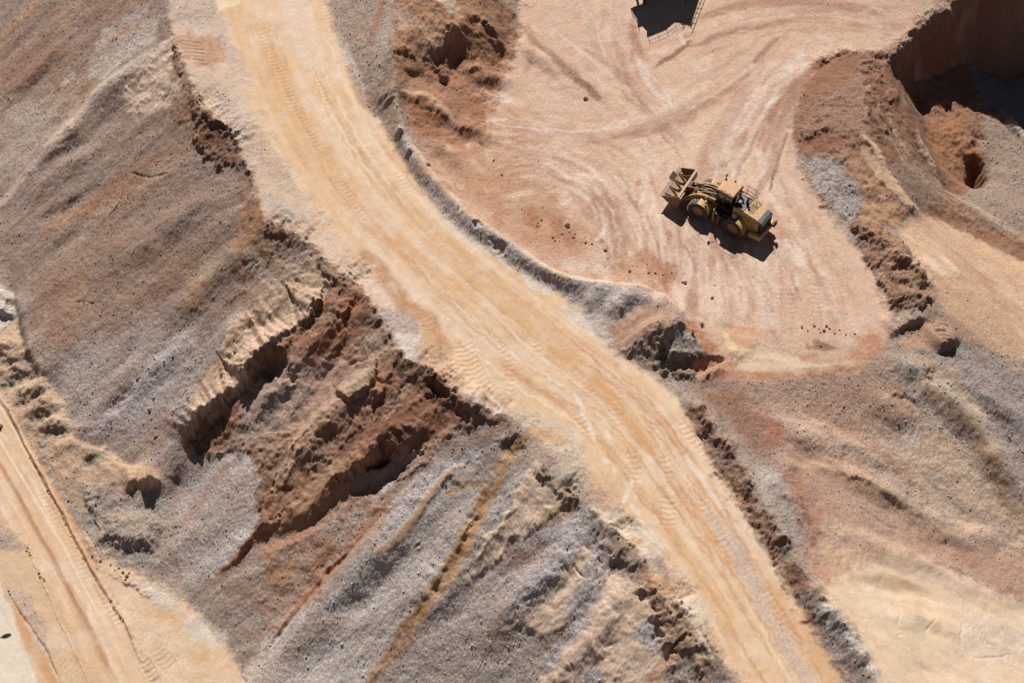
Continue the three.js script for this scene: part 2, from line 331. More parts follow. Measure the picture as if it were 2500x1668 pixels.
// ---- left-hand spoil slope (colours multiplied by a slightly warm tone)
TONE = [1.02, .98, .95];
for (const [t, half] of [['560 -120 -120 500', 420], ['700 380 -40 900', 330], ['860 620 230 1120', 280], ['1100 900 420 1420', 330], ['1360 1080 680 1680', 330], ['1700 1440 1150 1860', 360]])
  streaks(['a1806c', 'c7b6aa', '96745f', 'b7a8a0'], 0.55, half, 9, 1.1, t, { thr: 0.08, soft: 0.35 });
area('86695a', .36, 1.5, 1, '-200 -100 420 -100 480 200 640 470 800 640 640 740 480 790 330 770 150 850 50 740 -200 600');
area('a17c66', .55, .8, .8, '0 60 120 0 300 -20 340 50 220 190 90 260 0 330', { n: [2, .7] });
streak('c49d7e', .7, 34, '0 85 45 50 100 -10');
streak('8f6a56', .5, 40, '0 140 60 90 150 20', { n: [2, .35] });
area('c9beb6', .9, .35, .5, '250 80 340 22 395 45 370 110 310 152 255 202 215 190 228 130', { g: 1, l: .1 });
streak('c6a486', .6, 30, '390 40 330 70 270 100 200 190', { n: [2, .35] });
area('a97f62', .7, .5, .6, '80 285 110 220 180 185 245 200 215 250 150 275', { n: [1.5, .35] });
streak('cdc2ba', .9, 24, '185 180 160 200 150 218', { g: 1 });
area('9a6f58', .45, .9, .8, '0 170 90 110 160 130 60 250 0 300', { n: [1.5, .6] });
area('cfc0b4', .55, .9, .8, '0 260 120 230 240 250 180 330 60 410 0 430', { g: 1, n: [2.5, .4] });
streak('d6c6b8', .8, 46, '425 95 330 168 240 245 160 340 70 430 -10 505', { g: .8 });
area('ead0bc', .97, .3, .3, '418 90 432 130 452 165 440 235 405 268 318 286 303 232 340 180 380 130', { g: .3, l: .55, n: [1.5, .3] });
streak('d1a884', .6, 12, '215 285 185 320 160 345');
streak('c2ae9f', .5, 70, '300 290 200 380 80 490 -10 560', { n: [2, .35] });
streak('a08a86', .55, 34, '200 380 110 440 0 520', { g: 1, n: [2, .4] });
area('9c725a', .85, .3, .5, '430 230 470 190 490 240 512 290 470 322 430 300 405 272', { l: .6, n: [1, .4] });
area('7c5743', .95, .25, .35, '480 310 515 295 560 328 590 372 582 392 545 415 500 392 470 340', { g: .6, l: 1 });
streak('b98d6b', .7, 20, '500 300 470 350 410 420 400 440', { warp: .3 });
streak('a37a60', .65, 60, '430 360 300 440 190 520 90 580', { n: [1.6, .35] });
streak('c9a482', .6, 16, '330 430 270 480 190 520 110 560', { warp: .3 });
area('a77b60', .6, .6, .6, '240 470 330 420 400 420 330 500 260 530 200 540', { n: [1.2, .35] });
area('9b664b', .75, .4, .5, '598 425 635 450 642 525 600 525 573 470', { n: [1, .4], l: .5 });
streak('cdc0b4', .6, 14, '560 520 600 490 620 470', { g: 1 });
area('b08054', .75, .5, .6, '578 545 640 470 662 560 645 640 600 665 565 612', { n: [1.2, .45], l: .4 });
area('bd8f62', .7, .5, .5, '440 770 470 690 520 678 515 722 482 775 450 792', { n: [1.3, .4] });
area('cbb79e', .5, .5, .5, '470 660 510 640 530 660 520 690 480 690', { g: 1 });
area('a4826f', .5, 1, 1, '90 700 200 560 400 560 520 600 480 700 350 760 200 840 100 820', { n: [2.2, .35] });
area('9a6c58', .5, .8, .8, '95 700 150 660 190 700 195 830 150 855 100 790', { n: [1.8, .35] });
area('bcb1ab', .75, 1, 1, '150 860 330 780 470 790 480 860 420 980 330 1080 210 1080 160 980', { g: 1, l: .15, n: [3, .3] });
area('c3babb', .7, .8, .8, '260 1010 400 850 470 800 480 850 420 960 330 1050 230 1060', { g: 1, n: [2.5, .4] });
streak('ada3a2', .6, 26, '400 910 300 980 200 1040 170 1050', { g: 1 });
area('b5aca6', .7, .7, .6, '430 880 500 850 540 830 500 940 460 1040 440 1100 350 1120 400 1000', { g: 1, l: .3 });
streak('a97c62', .5, 60, '420 1010 390 1060 350 1110', { n: [1.5, .35] });
sweeps(['8f6f5c', 'cbbdb2', 'a58a78', 'b9aba3', '9a6a50', 'd3bfac', '8a7a74'], '460 -60 200 150 -60 420', '1680 1500 1500 1640 1250 1860', 70, [8, 46], [.2, .5]);
// pale compacted slab and the rust-brown face under it
area('dec2a8', .97, .2, .35, '770 605 850 665 800 705 785 740 750 790 715 810 665 870 630 895 600 950 560 990 540 990 465 1065 465 1020 493 953 536 881 571 810 640 740 700 660', { g: .35, l: .4 });
streak('a98464', .5, 30, '640 750 580 830 510 950 468 1040', { n: [1.5, .35] });
area('8e8178', .5, .4, .5, '690 570 760 590 790 640 740 690 700 700 660 640', { g: 1, l: .7 });
area('9a7a62', .6, .6, .6, '600 600 690 560 720 620 680 720 620 760 580 720', { l: .7, n: [1.2, .35] });
streak('b7ac9f', .6, 30, '600 610 650 680 680 720', { g: 1, l: .6 });
area('9a6f55', .94, .3, .5, '882 704 921 743 943 803 979 857 1029 889 1082 936 1150 993 1207 1003 1240 1022 1150 1042 1060 1090 950 1135 870 1175 760 1225 690 1265 640 1295 620 1325 632 1210 560 1112 470 1100 455 1095 470 1066 545 995 600 958 635 900 670 872 718 812 754 792 787 742 803 707 850 668', { g: .5, l: .75, n: [1.6, .12] });
for (const t of ['870 720 900 760 890 800 840 800 850 760', '1060 920 1110 960 1140 1000 1080 1010 1050 960', '760 1080 880 1030 900 1090 800 1140 740 1140', '1000 900 1050 920 1030 970 990 960', '930 1000 1010 1020 980 1080 910 1080', '480 1090 560 1070 560 1110 500 1110'])
  area('6f4833', .7, .5, .6, t, { n: [1, .4] });
streak('b37a4e', .75, 26, '880 725 850 780 828 815', { warp: .3 });
streak('b5794c', .6, 40, '800 830 760 880 720 910', { warp: .4, n: [1, .4] });
streak('b67a50', .6, 30, '790 930 740 930 700 925', { warp: .3 });
area('b9a693', .7, .4, .5, '930 800 985 865 960 890 900 880 870 850', { g: .9, l: .7, n: [1, .4] });
area('c8ae95', .9, .15, .3, '820 965 858 902 922 882 916 950 872 982 852 1000', { g: .3, l: .45 });
area('b98a66', .95, .08, .12, '912 935 940 950 935 975 908 998 903 975 905 940', { g: .2, l: .1 });
area('cdae92', .9, .12, .2, '790 1000 803 1020 722 1090 672 1205 664 1198 708 1100 740 1040', { g: .25, l: .3 });
area('a08672', .6, .4, .5, '620 940 700 930 760 960 720 1020 650 1060 600 1050', { n: [1, .35], l: .7 });
area('b0a296', .5, .5, .5, '640 1010 720 1020 690 1090 630 1110', { g: 1, n: [1, .4] });
area('b59a7c', .7, .3, .4, '780 1140 860 1110 880 1160 800 1210 700 1260', { g: .4, l: .5, n: [1.2, .4] });
// lower half of the slope
TONE = [1.13, 1.1, 1.09];
area('beb4b0', .95, .35, .4, '500 1130 560 1108 625 1115 634 1205 618 1310 560 1395 450 1420 425 1300 450 1180', { g: 1, l: .15 });
area('a2938a', .2, .8, .8, '440 1190 560 1130 600 1250 520 1400 430 1400', { g: 1 });
streak('a08272', .6, 40, '560 1120 500 1200 440 1300', { n: [1.4, .35] });
streak('b57a4e', .95, 13, '640 1300 621 1310 575 1372 525 1414', { warp: .1, g: .2, l: .1 });
streak('ba8a64', .85, 34, '870 1165 800 1215 740 1250 690 1282 622 1316', { warp: .2, g: .3 });
area('a5785a', .85, .6, .7, '640 1330 700 1280 850 1190 930 1205 965 1250 860 1350 765 1470 690 1560 640 1545 655 1450 635 1380', { n: [1.4, .45], l: .55, g: .8 });
area('b7aca6', .6, .6, .6, '780 1290 850 1240 890 1280 830 1340', { g: 1 });
streak('ad6f42', .9, 22, '900 1300 850 1358 800 1404 754 1465 707 1526 640 1604', { warp: .15, g: .3, n: [2, .3] });
streak('9d6c50', .7, 70, '760 1450 700 1530', { n: [1.2, .4] });
area('cbc2bb', .95, .35, .35, '1100 1140 1000 1240 930 1330 860 1410 810 1462 735 1512 675 1557 600 1628 560 1750 900 1750 960 1580 1030 1450 1090 1360 1165 1240 1185 1185 1150 1140', { g: .9, l: .1 });
streaks(['b4a9a6', 'd8d0c8', 'a99c98'], .55, 190, 10, .9, '1160 1160 1000 1340 840 1520 690 1700');
streak('b9b2b4', .85, 46, '1180 1105 1100 1145 1040 1195 985 1250 945 1300', { g: 1, l: .4 });
streak('8d6e5a', .7, 40, '1060 1100 1010 1140 960 1180', { l: .9, n: [1, .3] });
streak('d2b08e', .9, 20, '1120 1140 1085 1172 1046 1220 1008 1280 957 1342 912 1374', { g: .25 });
area('cfbeaa', .8, .3, .3, '1095 1165 1130 1135 1175 1125 1170 1165 1130 1185', { g: .4, l: .3 });
streak('d3a766', .9, 11, '1085 1218 1110 1200 1140 1183 1180 1180', { warp: .2 });
area('b6a697', .8, .6, .6, '1040 1450 1150 1260 1190 1190 1200 1250 1150 1370 1080 1460 1000 1560 940 1650 900 1700 930 1600', { g: 1, n: [2, .3] });
streak('b98a55', .95, 38, '1300 1065 1250 1100 1210 1155 1186 1215 1157 1279 1129 1340 1100 1390 1064 1447 1029 1487 1000 1529 957 1590 900 1680', { warp: .5, g: .35, l: .35, n: [1.4, .55] });
streak('a1714a', .6, 60, '1050 1480 1010 1550 960 1620', { n: [1.3, .4], g: .8 });
area('6e5a48', .6, .3, .3, '1215 1075 1270 1070 1285 1100 1240 1110', { l: 1 });
streak('aea7a4', .85, 34, '1290 1140 1240 1200 1210 1270 1190 1330', { g: 1, l: .5, warp: .3 });
area('e3cab2', .97, .2, .4, '1312 1125 1352 1190 1402 1213 1385 1240 1330 1280 1250 1325 1205 1385 1150 1425 1130 1430 1160 1360 1215 1300 1255 1215 1285 1155', { g: .3, l: .45 });
area('bd9c7c', .7, .4, .4, '1380 1215 1420 1225 1400 1255 1310 1290 1340 1250', { l: .3 });
area('c1b9b4', .6, .6, .5, '900 1750 1000 1560 1100 1440 1190 1380 1260 1420 1300 1530 1330 1600 1310 1750', { g: 1, l: .15 });
area('b8ab9f', .9, .3, .35, '1110 1560 1200 1540 1265 1525 1292 1532 1325 1572 1320 1615 1305 1668 1290 1750 1000 1750', { g: 1, l: .15 });
area('ebd0b8', .97, .2, .35, '1290 1450 1345 1390 1400 1335 1462 1360 1432 1460 1380 1530 1335 1562 1265 1522', { g: .3, l: .35 });
area('ebd0b8', .97, .25, .4, '1480 1400 1570 1440 1592 1490 1622 1560 1645 1625 1600 1750 1300 1750 1330 1600 1400 1560 1440 1480', { g: .3, l: .4 });
for (const [t, w] of [['1440 1245 1395 1308 1352 1372 1292 1450 1220 1515', 72], ['1475 1370 1443 1430 1421 1494 1398 1556', 58], ['1360 1292 1310 1312 1270 1338', 26], ['1210 1440 1270 1405 1300 1390', 34], ['1500 1275 1470 1330 1440 1360', 46], ['1560 1530 1590 1570 1600 1590', 44], ['1460 1640 1430 1690', 50], ['1380 1570 1345 1610 1330 1640', 30]])
  streak('bcb5b3', .95, w, t, { g: 1, l: .35, warp: .3 });
area('a58a74', .9, .3, .4, '1588 1480 1640 1458 1668 1500 1690 1580 1660 1602 1620 1580 1600 1530', { l: 1, g: .6 });
area('9e6a4e', .7, .3, .3, '1650 1545 1690 1550 1690 1590 1660 1600', { l: 1 });
area('b3a59a', .9, .4, .4, '1640 1590 1700 1600 1760 1640 1790 1700 1620 1750 1630 1640', { g: 1, l: .4 });
streak('c98f62', .7, 30, '1660 1590 1610 1640 1570 1690', { n: [1.5, .4] });
area('b1a49c', .85, .3, .4, '1440 1240 1500 1290 1540 1340 1575 1365 1555 1400 1500 1390 1470 1330 1430 1290', { g: .9, l: .9, n: [1, .3] });
for (const [c, w, t] of [['7f5d49', 46, '470 200 500 285 560 340 600 400 622 450'], ['7a6050', 40, '640 560 700 575 760 605 800 655 850 700'], ['70503c', 50, '900 730 935 790 975 860 1030 905 1070 945 1120 975'], ['857263', 34, '1150 1005 1200 1018 1250 1035'], ['857768', 34, '1320 1140 1360 1195 1410 1230'], ['8a7a6c', 46, '1440 1265 1490 1300 1530 1345 1560 1380'], ['7d6654', 50, '1600 1450 1650 1490 1670 1540 1700 1590 1760 1640'], ['8a6a54', 30, '430 100 450 180 475 220'], ['8f7058', 40, '1570 1395 1600 1445']])
  streak(c, .85, w, t, { g: .6, l: .85, warp: .5, taper: .3, n: [1.2, .3] });
area('b3998a', .75, .4, .5, '640 905 720 870 800 860 880 895 830 1000 700 1060 600 1040 590 985', { g: .6, l: .45, n: [1.2, .3] });
area('a8907e', .7, .4, .5, '930 790 975 850 940 890 880 870 890 820', { g: .8, l: .5, n: [1, .3] });
for (const [c, w, t] of [['c9ab93', 24, '950 830 880 930 800 1020 720 1110 680 1190'], ['b9a394', 30, '760 880 700 950 640 1040 590 1100'], ['5f3d2b', 34, '1080 960 1000 1020 900 1070 820 1110'], ['a86f49', 26, '870 740 820 820 760 900'], ['6b4733', 30, '700 1090 660 1160 630 1230'], ['c2a188', 16, '1010 930 960 1000 930 1040'], ['8a5a3f', 40, '1120 990 1040 1050 960 1100'], ['b98a68', 22, '930 1120 850 1160 780 1210 700 1270']])
  streak(c, .7, w, t, { g: .4, l: .45, warp: .5, n: [1.4, .3] });
TONE = [1, 1, 1];
// ---- haul road and its left shoulder
area('dcc0a8', .97, .3, .3, '410 -60 530 -60 600 200 660 320 750 480 870 620 1000 760 1090 880 1140 960 1260 1005 1207 1000 1136 975 1061 902 985 866 940 780 882 702 800 632 754 584 640 530 621 421 560 322 500 270 460 180 420 70', { g: .28, l: .06 });
area('c7b6aa', .8, .5, .4, '410 -40 525 -20 530 60 480 75 430 60', { g: .9 });
area('ba8667', .8, .3, .4, '425 84 535 92 560 140 520 165 470 152 440 128', { g: .5, n: [1.5, .2] });
area('c2b0a6', .6, .6, .5, '500 190 560 220 620 310 650 400 610 400 560 310', { g: .9 });
streak('cdb49e', .6, 60, '600 300 660 400 720 470', { g: .8 });
streak('c8bcb0', .7, 40, '640 470 700 520 760 540', { g: .7, n: [1, .4] });
area('e4cbb2', .8, .3, .35, '780 585 850 560 880 600 860 640 810 640', { g: .4 });
area('e8c49e', 1, .35, .35, '480 -60 540 0 562 100 590 200 640 290 700 400 740 468 800 540 862 612 930 690 985 750 1040 830 1090 885 1135 955 1240 1000 1330 1030 1390 1080 1420 1150 1500 1225 1580 1300 1630 1380 1690 1450 1735 1540 1795 1640 1830 1760 2130 1760 2022 1600 1942 1465 1862 1330 1782 1200 1702 1060 1666 985 1600 920 1520 870 1440 800 1400 740 1343 702 1239 643 1136 571 1040 470 960 350 900 260 850 150 800 0 790 -60', { g: .13, l: 0 });
streaks(['f1dec9', 'dfb485', 'eac9a6', 'dbac7c'], .6, 210, 14, .8, '640 -80 690 100 770 290 880 450 1000 590 1150 740 1300 860 1450 980 1560 1100 1660 1250 1770 1420 1960 1760', { thr: .04, soft: .4, edge: .5 });
sweeps(['d8a26c', 'f3e3d2', 'd3a074', 'edd2b6', 'dcaa76', 'e9d0bd'], '560 -60 620 180 760 460 900 630 1050 800 1180 930 1360 1020 1480 1160 1620 1330 1760 1540 1900 1780', '780 -60 830 160 930 330 1060 500 1260 660 1440 810 1620 960 1720 1110 1850 1330 1960 1520 2100 1760', 46, [8, 44], [.25, .6]);
sweeps(['c98f5e', 'f6eadc', 'c99a70', 'b98356'], '600 -60 660 180 790 460 930 630 1080 800 1210 930 1390 1020 1510 1160 1650 1330 1790 1540 1930 1780', '760 -60 810 160 910 330 1030 500 1230 670 1410 820 1590 970 1690 1110 1820 1330 1930 1520 2070 1760', 60, [3, 8], [.35, .7]);
streak('f0dac4', .75, 46, '715 165 786 314 857 425 925 500 1010 575 1120 680', { n: [4, .4] });
streak('e9d2be', .8, 90, '700 -40 730 60 770 160', { n: [3, .4] });
streak('dcab7b', .6, 80, '640 90 720 250 800 400 900 520 1000 640 1110 740', { n: [4, .35] });
streak('deb386', .55, 90, '960 480 1060 590 1180 680 1300 780 1420 900', { n: [4, .35] });
streak('edd6c0', .6, 50, '900 580 1000 690 1120 800 1230 880', { n: [3, .4] });
streak('d59f6c', .5, 46, '1300 800 1420 900 1520 1000 1570 1090', { n: [3, .4] });
area('efd8b4', .95, .06, .12, '520 -40 600 -40 585 8 560 18 548 22 535 25 527 10', { g: .05 });
streak('d1bcae', .7, 30, '565 110 590 170 615 215', { g: .6 });
streak('cbb9ac', .6, 24, '540 40 552 110 575 180', { g: .6 });
area('b8a6a1', .9, .15, .2, '929 750 985 765 1022 779 1022 812 985 818 955 818 938 790', { g: .8 });
area('ddd2c8', .95, .15, .2, '955 815 1026 818 1027 850 1018 878 993 876 972 845', { g: .5 });
area('e5cdb5', .9, .15, .2, '890 715 955 688 993 757 930 747', { g: .35 });
streak('bd8763', .75, 42, '880 610 914 640 957 700 995 750 1040 772 1064 814 1100 864', { n: [1.5, .4], g: .4 });
area('d2a983', .7, .4, .4, '1030 800 1080 860 1120 940 1100 945 1040 890 1020 880', { g: .5 });
area('e9dfd8', .9, .15, .15, '1200 985 1222 985 1230 1005 1210 1010', { g: .5 });
area('dac7b1', .85, .3, .3, '1222 1000 1300 1003 1362 1030 1420 1072 1400 1120 1350 1100 1310 1062 1250 1022', { g: .6 });
streak('d7ac76', .7, 30, '1290 1050 1340 1065 1390 1080', { g: .4 });
area('cbb9a6', .8, .3, .3, '1355 1110 1420 1095 1440 1150 1400 1190 1360 1170', { g: .7 });
area('e9d7be', .95, .15, .2, '1436 1246 1500 1248 1530 1262 1553 1285 1602 1296 1628 1325 1612 1352 1580 1362 1545 1332 1500 1300', { g: .35 });
streak('c98f5c', .7, 18, '1537 1312 1555 1318 1570 1320');
area('e5d2b8', .95, .2, .25, '1645 1457 1700 1440 1740 1470 1757 1502 1732 1527 1690 1520', { g: .4 });
streak('d2a37c', .8, 46, '1590 1420 1640 1430 1690 1440', { g: .4 });
area('cba88d', .6, .5, .5, '1450 1200 1500 1180 1520 1220 1490 1250 1450 1240', { g: .5 });
for (const t of ['1545 1172 1530 1205 1522 1232', '1540 1230 1560 1262', '1560 1268 1578 1288', '1470 1115 1480 1135', '1495 1140 1500 1160', '1418 1000 1440 1050 1452 1080', '1480 1050 1490 1075', '1400 960 1425 1000'])
  streak('f5e6da', .6, 10, t, { warp: .15, soft: .6 });
streak('f3e0d0', .75, 15, '1672 1108 1729 1190 1762 1245');
streak('cbb8ac', .75, 38, '1720 1240 1790 1330 1860 1460 1930 1590 1990 1700', { g: .6, n: [3, .3] });
streak('d49f68', .6, 50, '1880 1420 1950 1530 2040 1680', { n: [3, .3] });
streak('deb386', .6, 50, '1640 1300 1720 1430 1800 1560', { n: [3, .4] });
// ---- gravel bank and berm on the right of the road
area('b29b8d', .96, .3, .3, '795 -60 972 -60 966 150 955 240 986 256 965 330 942 300 900 258 846 143 815 60', { g: 1, l: .15 });
streak('ad7858', .75, 20, '935 -20 925 40 900 110', { n: [2, .3] });
streak('d8c9be', .8, 26, '825 80 862 175 892 245', { g: .8 });
streak('c2b2a6', .6, 40, '950 40 930 130 920 200', { g: 1 });
area('cbb09a', .9, .25, .25, '935 266 975 262 986 312 980 342 950 342 940 300', { g: .8 });
streak('b98d70', .6, 20, '850 160 875 230 905 280');
area('c4b8b2', .97, .15, .2, '975 306 1000 330 1010 368 1045 412 1135 509 1205 559 1265 601 1345 654 1405 677 1470 689 1545 698 1592 718 1565 748 1505 795 1465 795 1420 742 1343 707 1239 646 1180 604 1130 569 1080 520 1010 420 965 352', { g: 1, l: .2 });
area('e2d5ca', .85, .2, .25, '1264 657 1343 693 1343 716 1296 710', { g: .4 });
area('e0d3c8', .85, .4, .35, '1350 740 1420 745 1490 765 1505 805 1525 855 1480 845 1420 800', { g: .5 });
streak('e3d3c4', .7, 22, '1070 515 1130 572 1190 612 1240 650', { g: .4 });
area('c3977a', .9, .3, .3, '1490 800 1560 752 1592 738 1626 758 1642 788 1600 822 1540 862 1492 852', { g: .5, l: .15 });
streaks(['a98872', 'd9b899', 'bcaea6'], .6, 70, 4, .35, '1640 770 1560 820 1480 850');
area('978172', .97, .2, .3, '1518 861 1560 838 1593 816 1629 787 1661 784 1702 838 1730 870 1765 878 1778 896 1695 937 1643 926 1614 915', { g: 1, l: .8 });
area('c07f55', .9, .2, .3, '1650 782 1700 785 1745 800 1765 832 1765 868 1727 868 1702 834', { g: .3, l: .1 });
area('b8ada6', .8, .2, .25, '1625 832 1650 800 1690 828 1702 858 1664 882 1632 870', { g: 1, l: .3 });
streak('cdc3bc', .8, 18, '1703 932 1745 912 1780 892', { g: 1 });
streak('eed3b2', .85, 15, '1000 345 1050 412 1135 508 1205 558 1268 602 1345 655 1405 676 1480 688 1550 694 1605 708 1640 735 1700 775 1760 795', { g: .15, taper: .3 });
// ---- brown mass above the yard
area('a97b5c', .97, .3, .4, '970 -60 1290 -60 1335 110 1255 180 1180 210 1120 200 1060 212 972 216 960 150', { g: .55, l: .55 });
area('d9c2a8', .9, .2, .3, '1045 -20 1105 -20 1126 42 1100 32 1078 18', { g: .2, l: .4 });
area('c9ad92', .8, .3, .4, '965 20 1000 15 1012 55 985 80 966 70', { g: .5 });
area('8c6650', .8, .5, .5, '1130 -40 1300 -40 1330 100 1250 110 1190 70', { g: .8, l: .6, n: [1.4, .4] });
area('c59a78', .7, .2, .3, '1085 65 1125 60 1128 95 1090 100', { g: .2, l: .4 });
area('b5835f', .95, .6, .6, '990 215 1100 196 1250 160 1335 225 1255 330 1185 440 1085 422 1025 342 995 280', { g: .55, l: .2 });
area('a5745a', .8, .6, .7, '1000 215 1120 200 1240 165 1320 120 1390 190 1290 240 1220 300 1180 360 1100 400 1040 350', { g: .6, l: .45, n: [1.6, .3] });
area('8f5f47', .7, .4, .5, '1240 100 1300 80 1350 130 1310 160 1260 150', { g: .7, l: .5, n: [1.2, .3] });
area('a06c4c', .8, .4, .4, '980 225 1040 250 1105 300 1090 360 1030 330 990 280', { n: [1.4, .4], l: .5 });
streak('d9b08a', .85, 18, '978 216 1040 240 1075 265 1108 293', { g: .15 });
streak('9a6b50', .6, 60, '1180 320 1140 370 1100 400', { n: [1.2, .35] });
area('b5a296', .6, .4, .4, '1030 330 1070 350 1080 390 1050 390', { g: 1 });
streak('b3a49a', .8, 40, '1215 -30 1270 30 1320 90 1350 130', { g: .9, n: [2, .3] });
streak('cfae94', .6, 30, '1000 40 1040 90 1060 140', { g: .3, warp: .4, n: [1, .3] });
streak('c49873', .6, 24, '1020 20 1080 70 1090 110', { g: .3, warp: .4, n: [1, .3] });
// ---- the yard
area('ddb9a0', .97, .5, .5, '1290 -60 2420 -60 2330 12 2250 62 2200 116 2140 130 2060 125 1980 192 1932 290 1945 395 2010 508 2098 612 2158 715 2182 790 2110 905 1990 922 1850 935 1770 880 1700 790 1640 735 1560 690 1400 672 1262 598 1132 503 1042 408 1050 370 1180 345 1215 230 1260 120', { g: .38, l: .04 });
area('e3c4aa', .7, 2, 1.2, '1560 250 1850 200 1900 330 1850 500 1800 750 1650 700 1500 450', { n: [4, .4] });
area('b9845f', .7, 1.2, 1, '1030 350 1180 340 1290 330 1330 430 1380 520 1430 570 1520 600 1590 650 1625 715 1560 690 1400 670 1262 598 1132 503 1042 408', { g: .6, n: [1.6, .35] });
for (const [c, al, half, lu, lv, t] of [
  [['b3866a', 'e4c9b0', 'a87a60'], .6, 100, 9, .6, '1640 130 1780 75 1950 40 2100 50 2240 80'],
  [['c7a38c', 'ead2bc', 'b48f78'], .55, 110, 8, .55, '1460 -40 1475 100 1560 260 1660 380'],
  [['b2917f', 'c9b0a0'], .6, 60, 8, .5, '1230 40 1330 130 1440 230 1560 320'],
  [['ecd5bf', 'cfa285', 'c2977c'], .55, 140, 10, .6, '2080 110 1920 220 1820 370 1760 540 1740 720'],
  [['b9835f', 'f0ddca', 'c99c7e'], .65, 110, 6, .5, '1130 240 1300 320 1480 330 1640 300'],
  [['b5805f', 'eed9c6', 'cba184'], .65, 110, 6, .5, '1150 350 1330 360 1480 420 1570 540 1600 680'],
  [['b5805f', 'f0ddcb', 'c69a7c'], .65, 110, 6, .45, '1200 450 1370 440 1480 510 1530 620'],
  [['b98e72', 'ecd6c2', 'c7a088'], .65, 130, 7, .5, '1620 380 1660 540 1670 700 1650 800'],
  [['bb9074', 'ecd6c2', 'b3937f'], .65, 130, 7, .5, '1760 500 1790 660 1800 820'],
  [['bb9074', 'ebd2bc', 'c4a08a'], .6, 130, 8, .5, '1870 420 1940 600 1990 760 2000 850'],
  [['c29a80', 'eed9c4'], .5, 110, 7, .5, '2000 130 1890 270 1860 420 1920 560 2060 740'],
  [['b78767', 'e9cdb2'], .5, 90, 7, .5, '1270 210 1400 200 1560 170 1700 110']])
  streaks(c, al * .95, half * 1.15, lu * .8, lv * 1.6, t, { thr: .03, soft: .42, edge: .7 });
for (const [a, b, n] of [
  ['1230 60 1400 200 1560 330 1640 450', '1300 20 1450 130 1600 250 1700 380', 9], ['1130 260 1300 300 1450 300 1600 260 1760 160 1900 60', '1180 360 1350 350 1500 350 1650 330 1800 240 1960 100', 18],
  ['1180 430 1350 400 1480 440 1560 540 1580 660', '1260 520 1380 480 1450 520 1480 600 1480 660', 14], ['2060 110 1930 210 1850 340 1800 480 1780 640 1790 800', '1900 120 1780 250 1700 400 1660 540 1640 700 1640 800', 26],
  ['1850 330 1900 460 1990 600 2090 780', '1760 480 1800 600 1860 740 1880 850', 20], ['1640 140 1760 90 1920 60 2080 70 2200 100', '1650 80 1770 30 1920 10 2080 5 2250 40', 14],
  ['1440 -40 1450 80 1500 200 1580 300', '1580 -40 1570 80 1600 180 1650 260', 12], ['1560 430 1600 560 1600 700', '1720 560 1720 650 1710 760', 14], ['2040 140 1900 290 1850 420', '2000 130 1880 240 1790 400', 6]])
  sweeps(['9d6d54', 'b98a70', 'f1e2d4', 'a8847a', 'e8cdb4', 'ab7a62', 'cfae9c'], a, b, n, [8, 44], [.32, .7]);
sweeps(['ecd6c4', 'efd9c8', 'e6cbb8', 'b5876f', '9a6a52'], '1500 400 1560 520 1590 640 1580 720', '1860 480 1900 600 1930 720 1940 820', 70, [6, 20], [.3, .65]);
sweeps(['ecd6c4', 'a8775e', 'efd9c8', 'b98a70'], '1150 300 1300 330 1440 400 1520 500 1540 620', '1230 470 1340 440 1430 480 1470 560 1480 640', 44, [6, 22], [.3, .65]);
for (const t of ['1865 372 1891 313 1950 228 2026 160', '1850 360 1878 300 1935 215 2010 150']) streak('a8745c', .6, 18, t, { n: [1.5, .4], g: .5 });
streak('a9795e', .7, 36, '1700 45 1800 15 1920 0 2050 10 2150 35', { n: [3, .4], g: .6 });
streak('a5765c', .7, 16, '1840 155 1870 120 1905 92', { g: .6 });
streak('98654a', .85, 15, '1602 162 1635 140 1690 100', { g: .6, warp: .2 });
streak('a08070', .7, 26, '1290 90 1360 150 1440 225 1470 250', { g: .8, n: [2, .3] });
streak('8f6a52', .8, 22, '1400 190 1440 215 1465 245', { g: .8 });
streak('b98d70', .6, 20, '1280 180 1300 130 1290 60', { g: .5 });
streak('93705c', .8, 8, '1875 470 1890 420 1905 380 1925 320', { g: 1 });
streak('b08a72', .6, 26, '1830 500 1880 420 1900 340 1935 240 1990 160', { g: .6 });
for (const t of ['1575 465 1562 498', '1592 498 1588 530', '1660 80 1668 100 1672 110', '1943 662 1946 700', '1500 430 1540 470', '1420 420 1470 440', '1540 460 1552 490', '1480 560 1452 590', '1370 500 1395 485', '1180 250 1250 245', '1190 300 1240 290', '1900 235 1870 260'])
  streak('f3e5d8', .5, 12, t, { warp: .15, soft: .6 });
for (const [t, w] of [['1635 560 1632 592', 14], ['1560 440 1556 455', 14], ['1590 440 1592 452', 10], ['1655 475 1668 470', 16], ['1770 395 1772 410', 18], ['1345 530 1370 560 1400 600', 40], ['1290 500 1310 560', 40], ['1640 640 1620 700 1590 700', 40], ['1560 610 1600 650 1640 690', 50]])
  streak('a9694a', .6, w, t, { warp: .2, n: [1, .4], g: .7 });
area('dfcdbd', .7, .4, .4, '1350 640 1400 630 1480 650 1490 672 1400 668', { g: .7 });
area('d9c4b2', .6, .5, .5, '1420 650 1450 600 1500 640 1480 670', { g: .7 });
area('8e604a', .8, .25, .3, '1965 838 2000 832 2045 845 2040 858 2000 860 1970 852', { g: .6 });
area('c4855e', .75, .5, .5, '2090 820 2150 810 2170 850 2120 885 2080 870', { n: [1.5, .3] });
area('d7a479', .7, .4, .4, '1765 830 1800 800 1850 800 1850 850 1800 880', { g: .2 });
area('efd2ac', .85, .2, .25, '1762 820 1775 815 1790 845 1820 862 1840 866 1825 880 1785 872', { g: .1 });
area('a9714f', .6, .3, .3, '1780 795 1830 798 1840 810 1790 812 1770 830', { g: .6 });
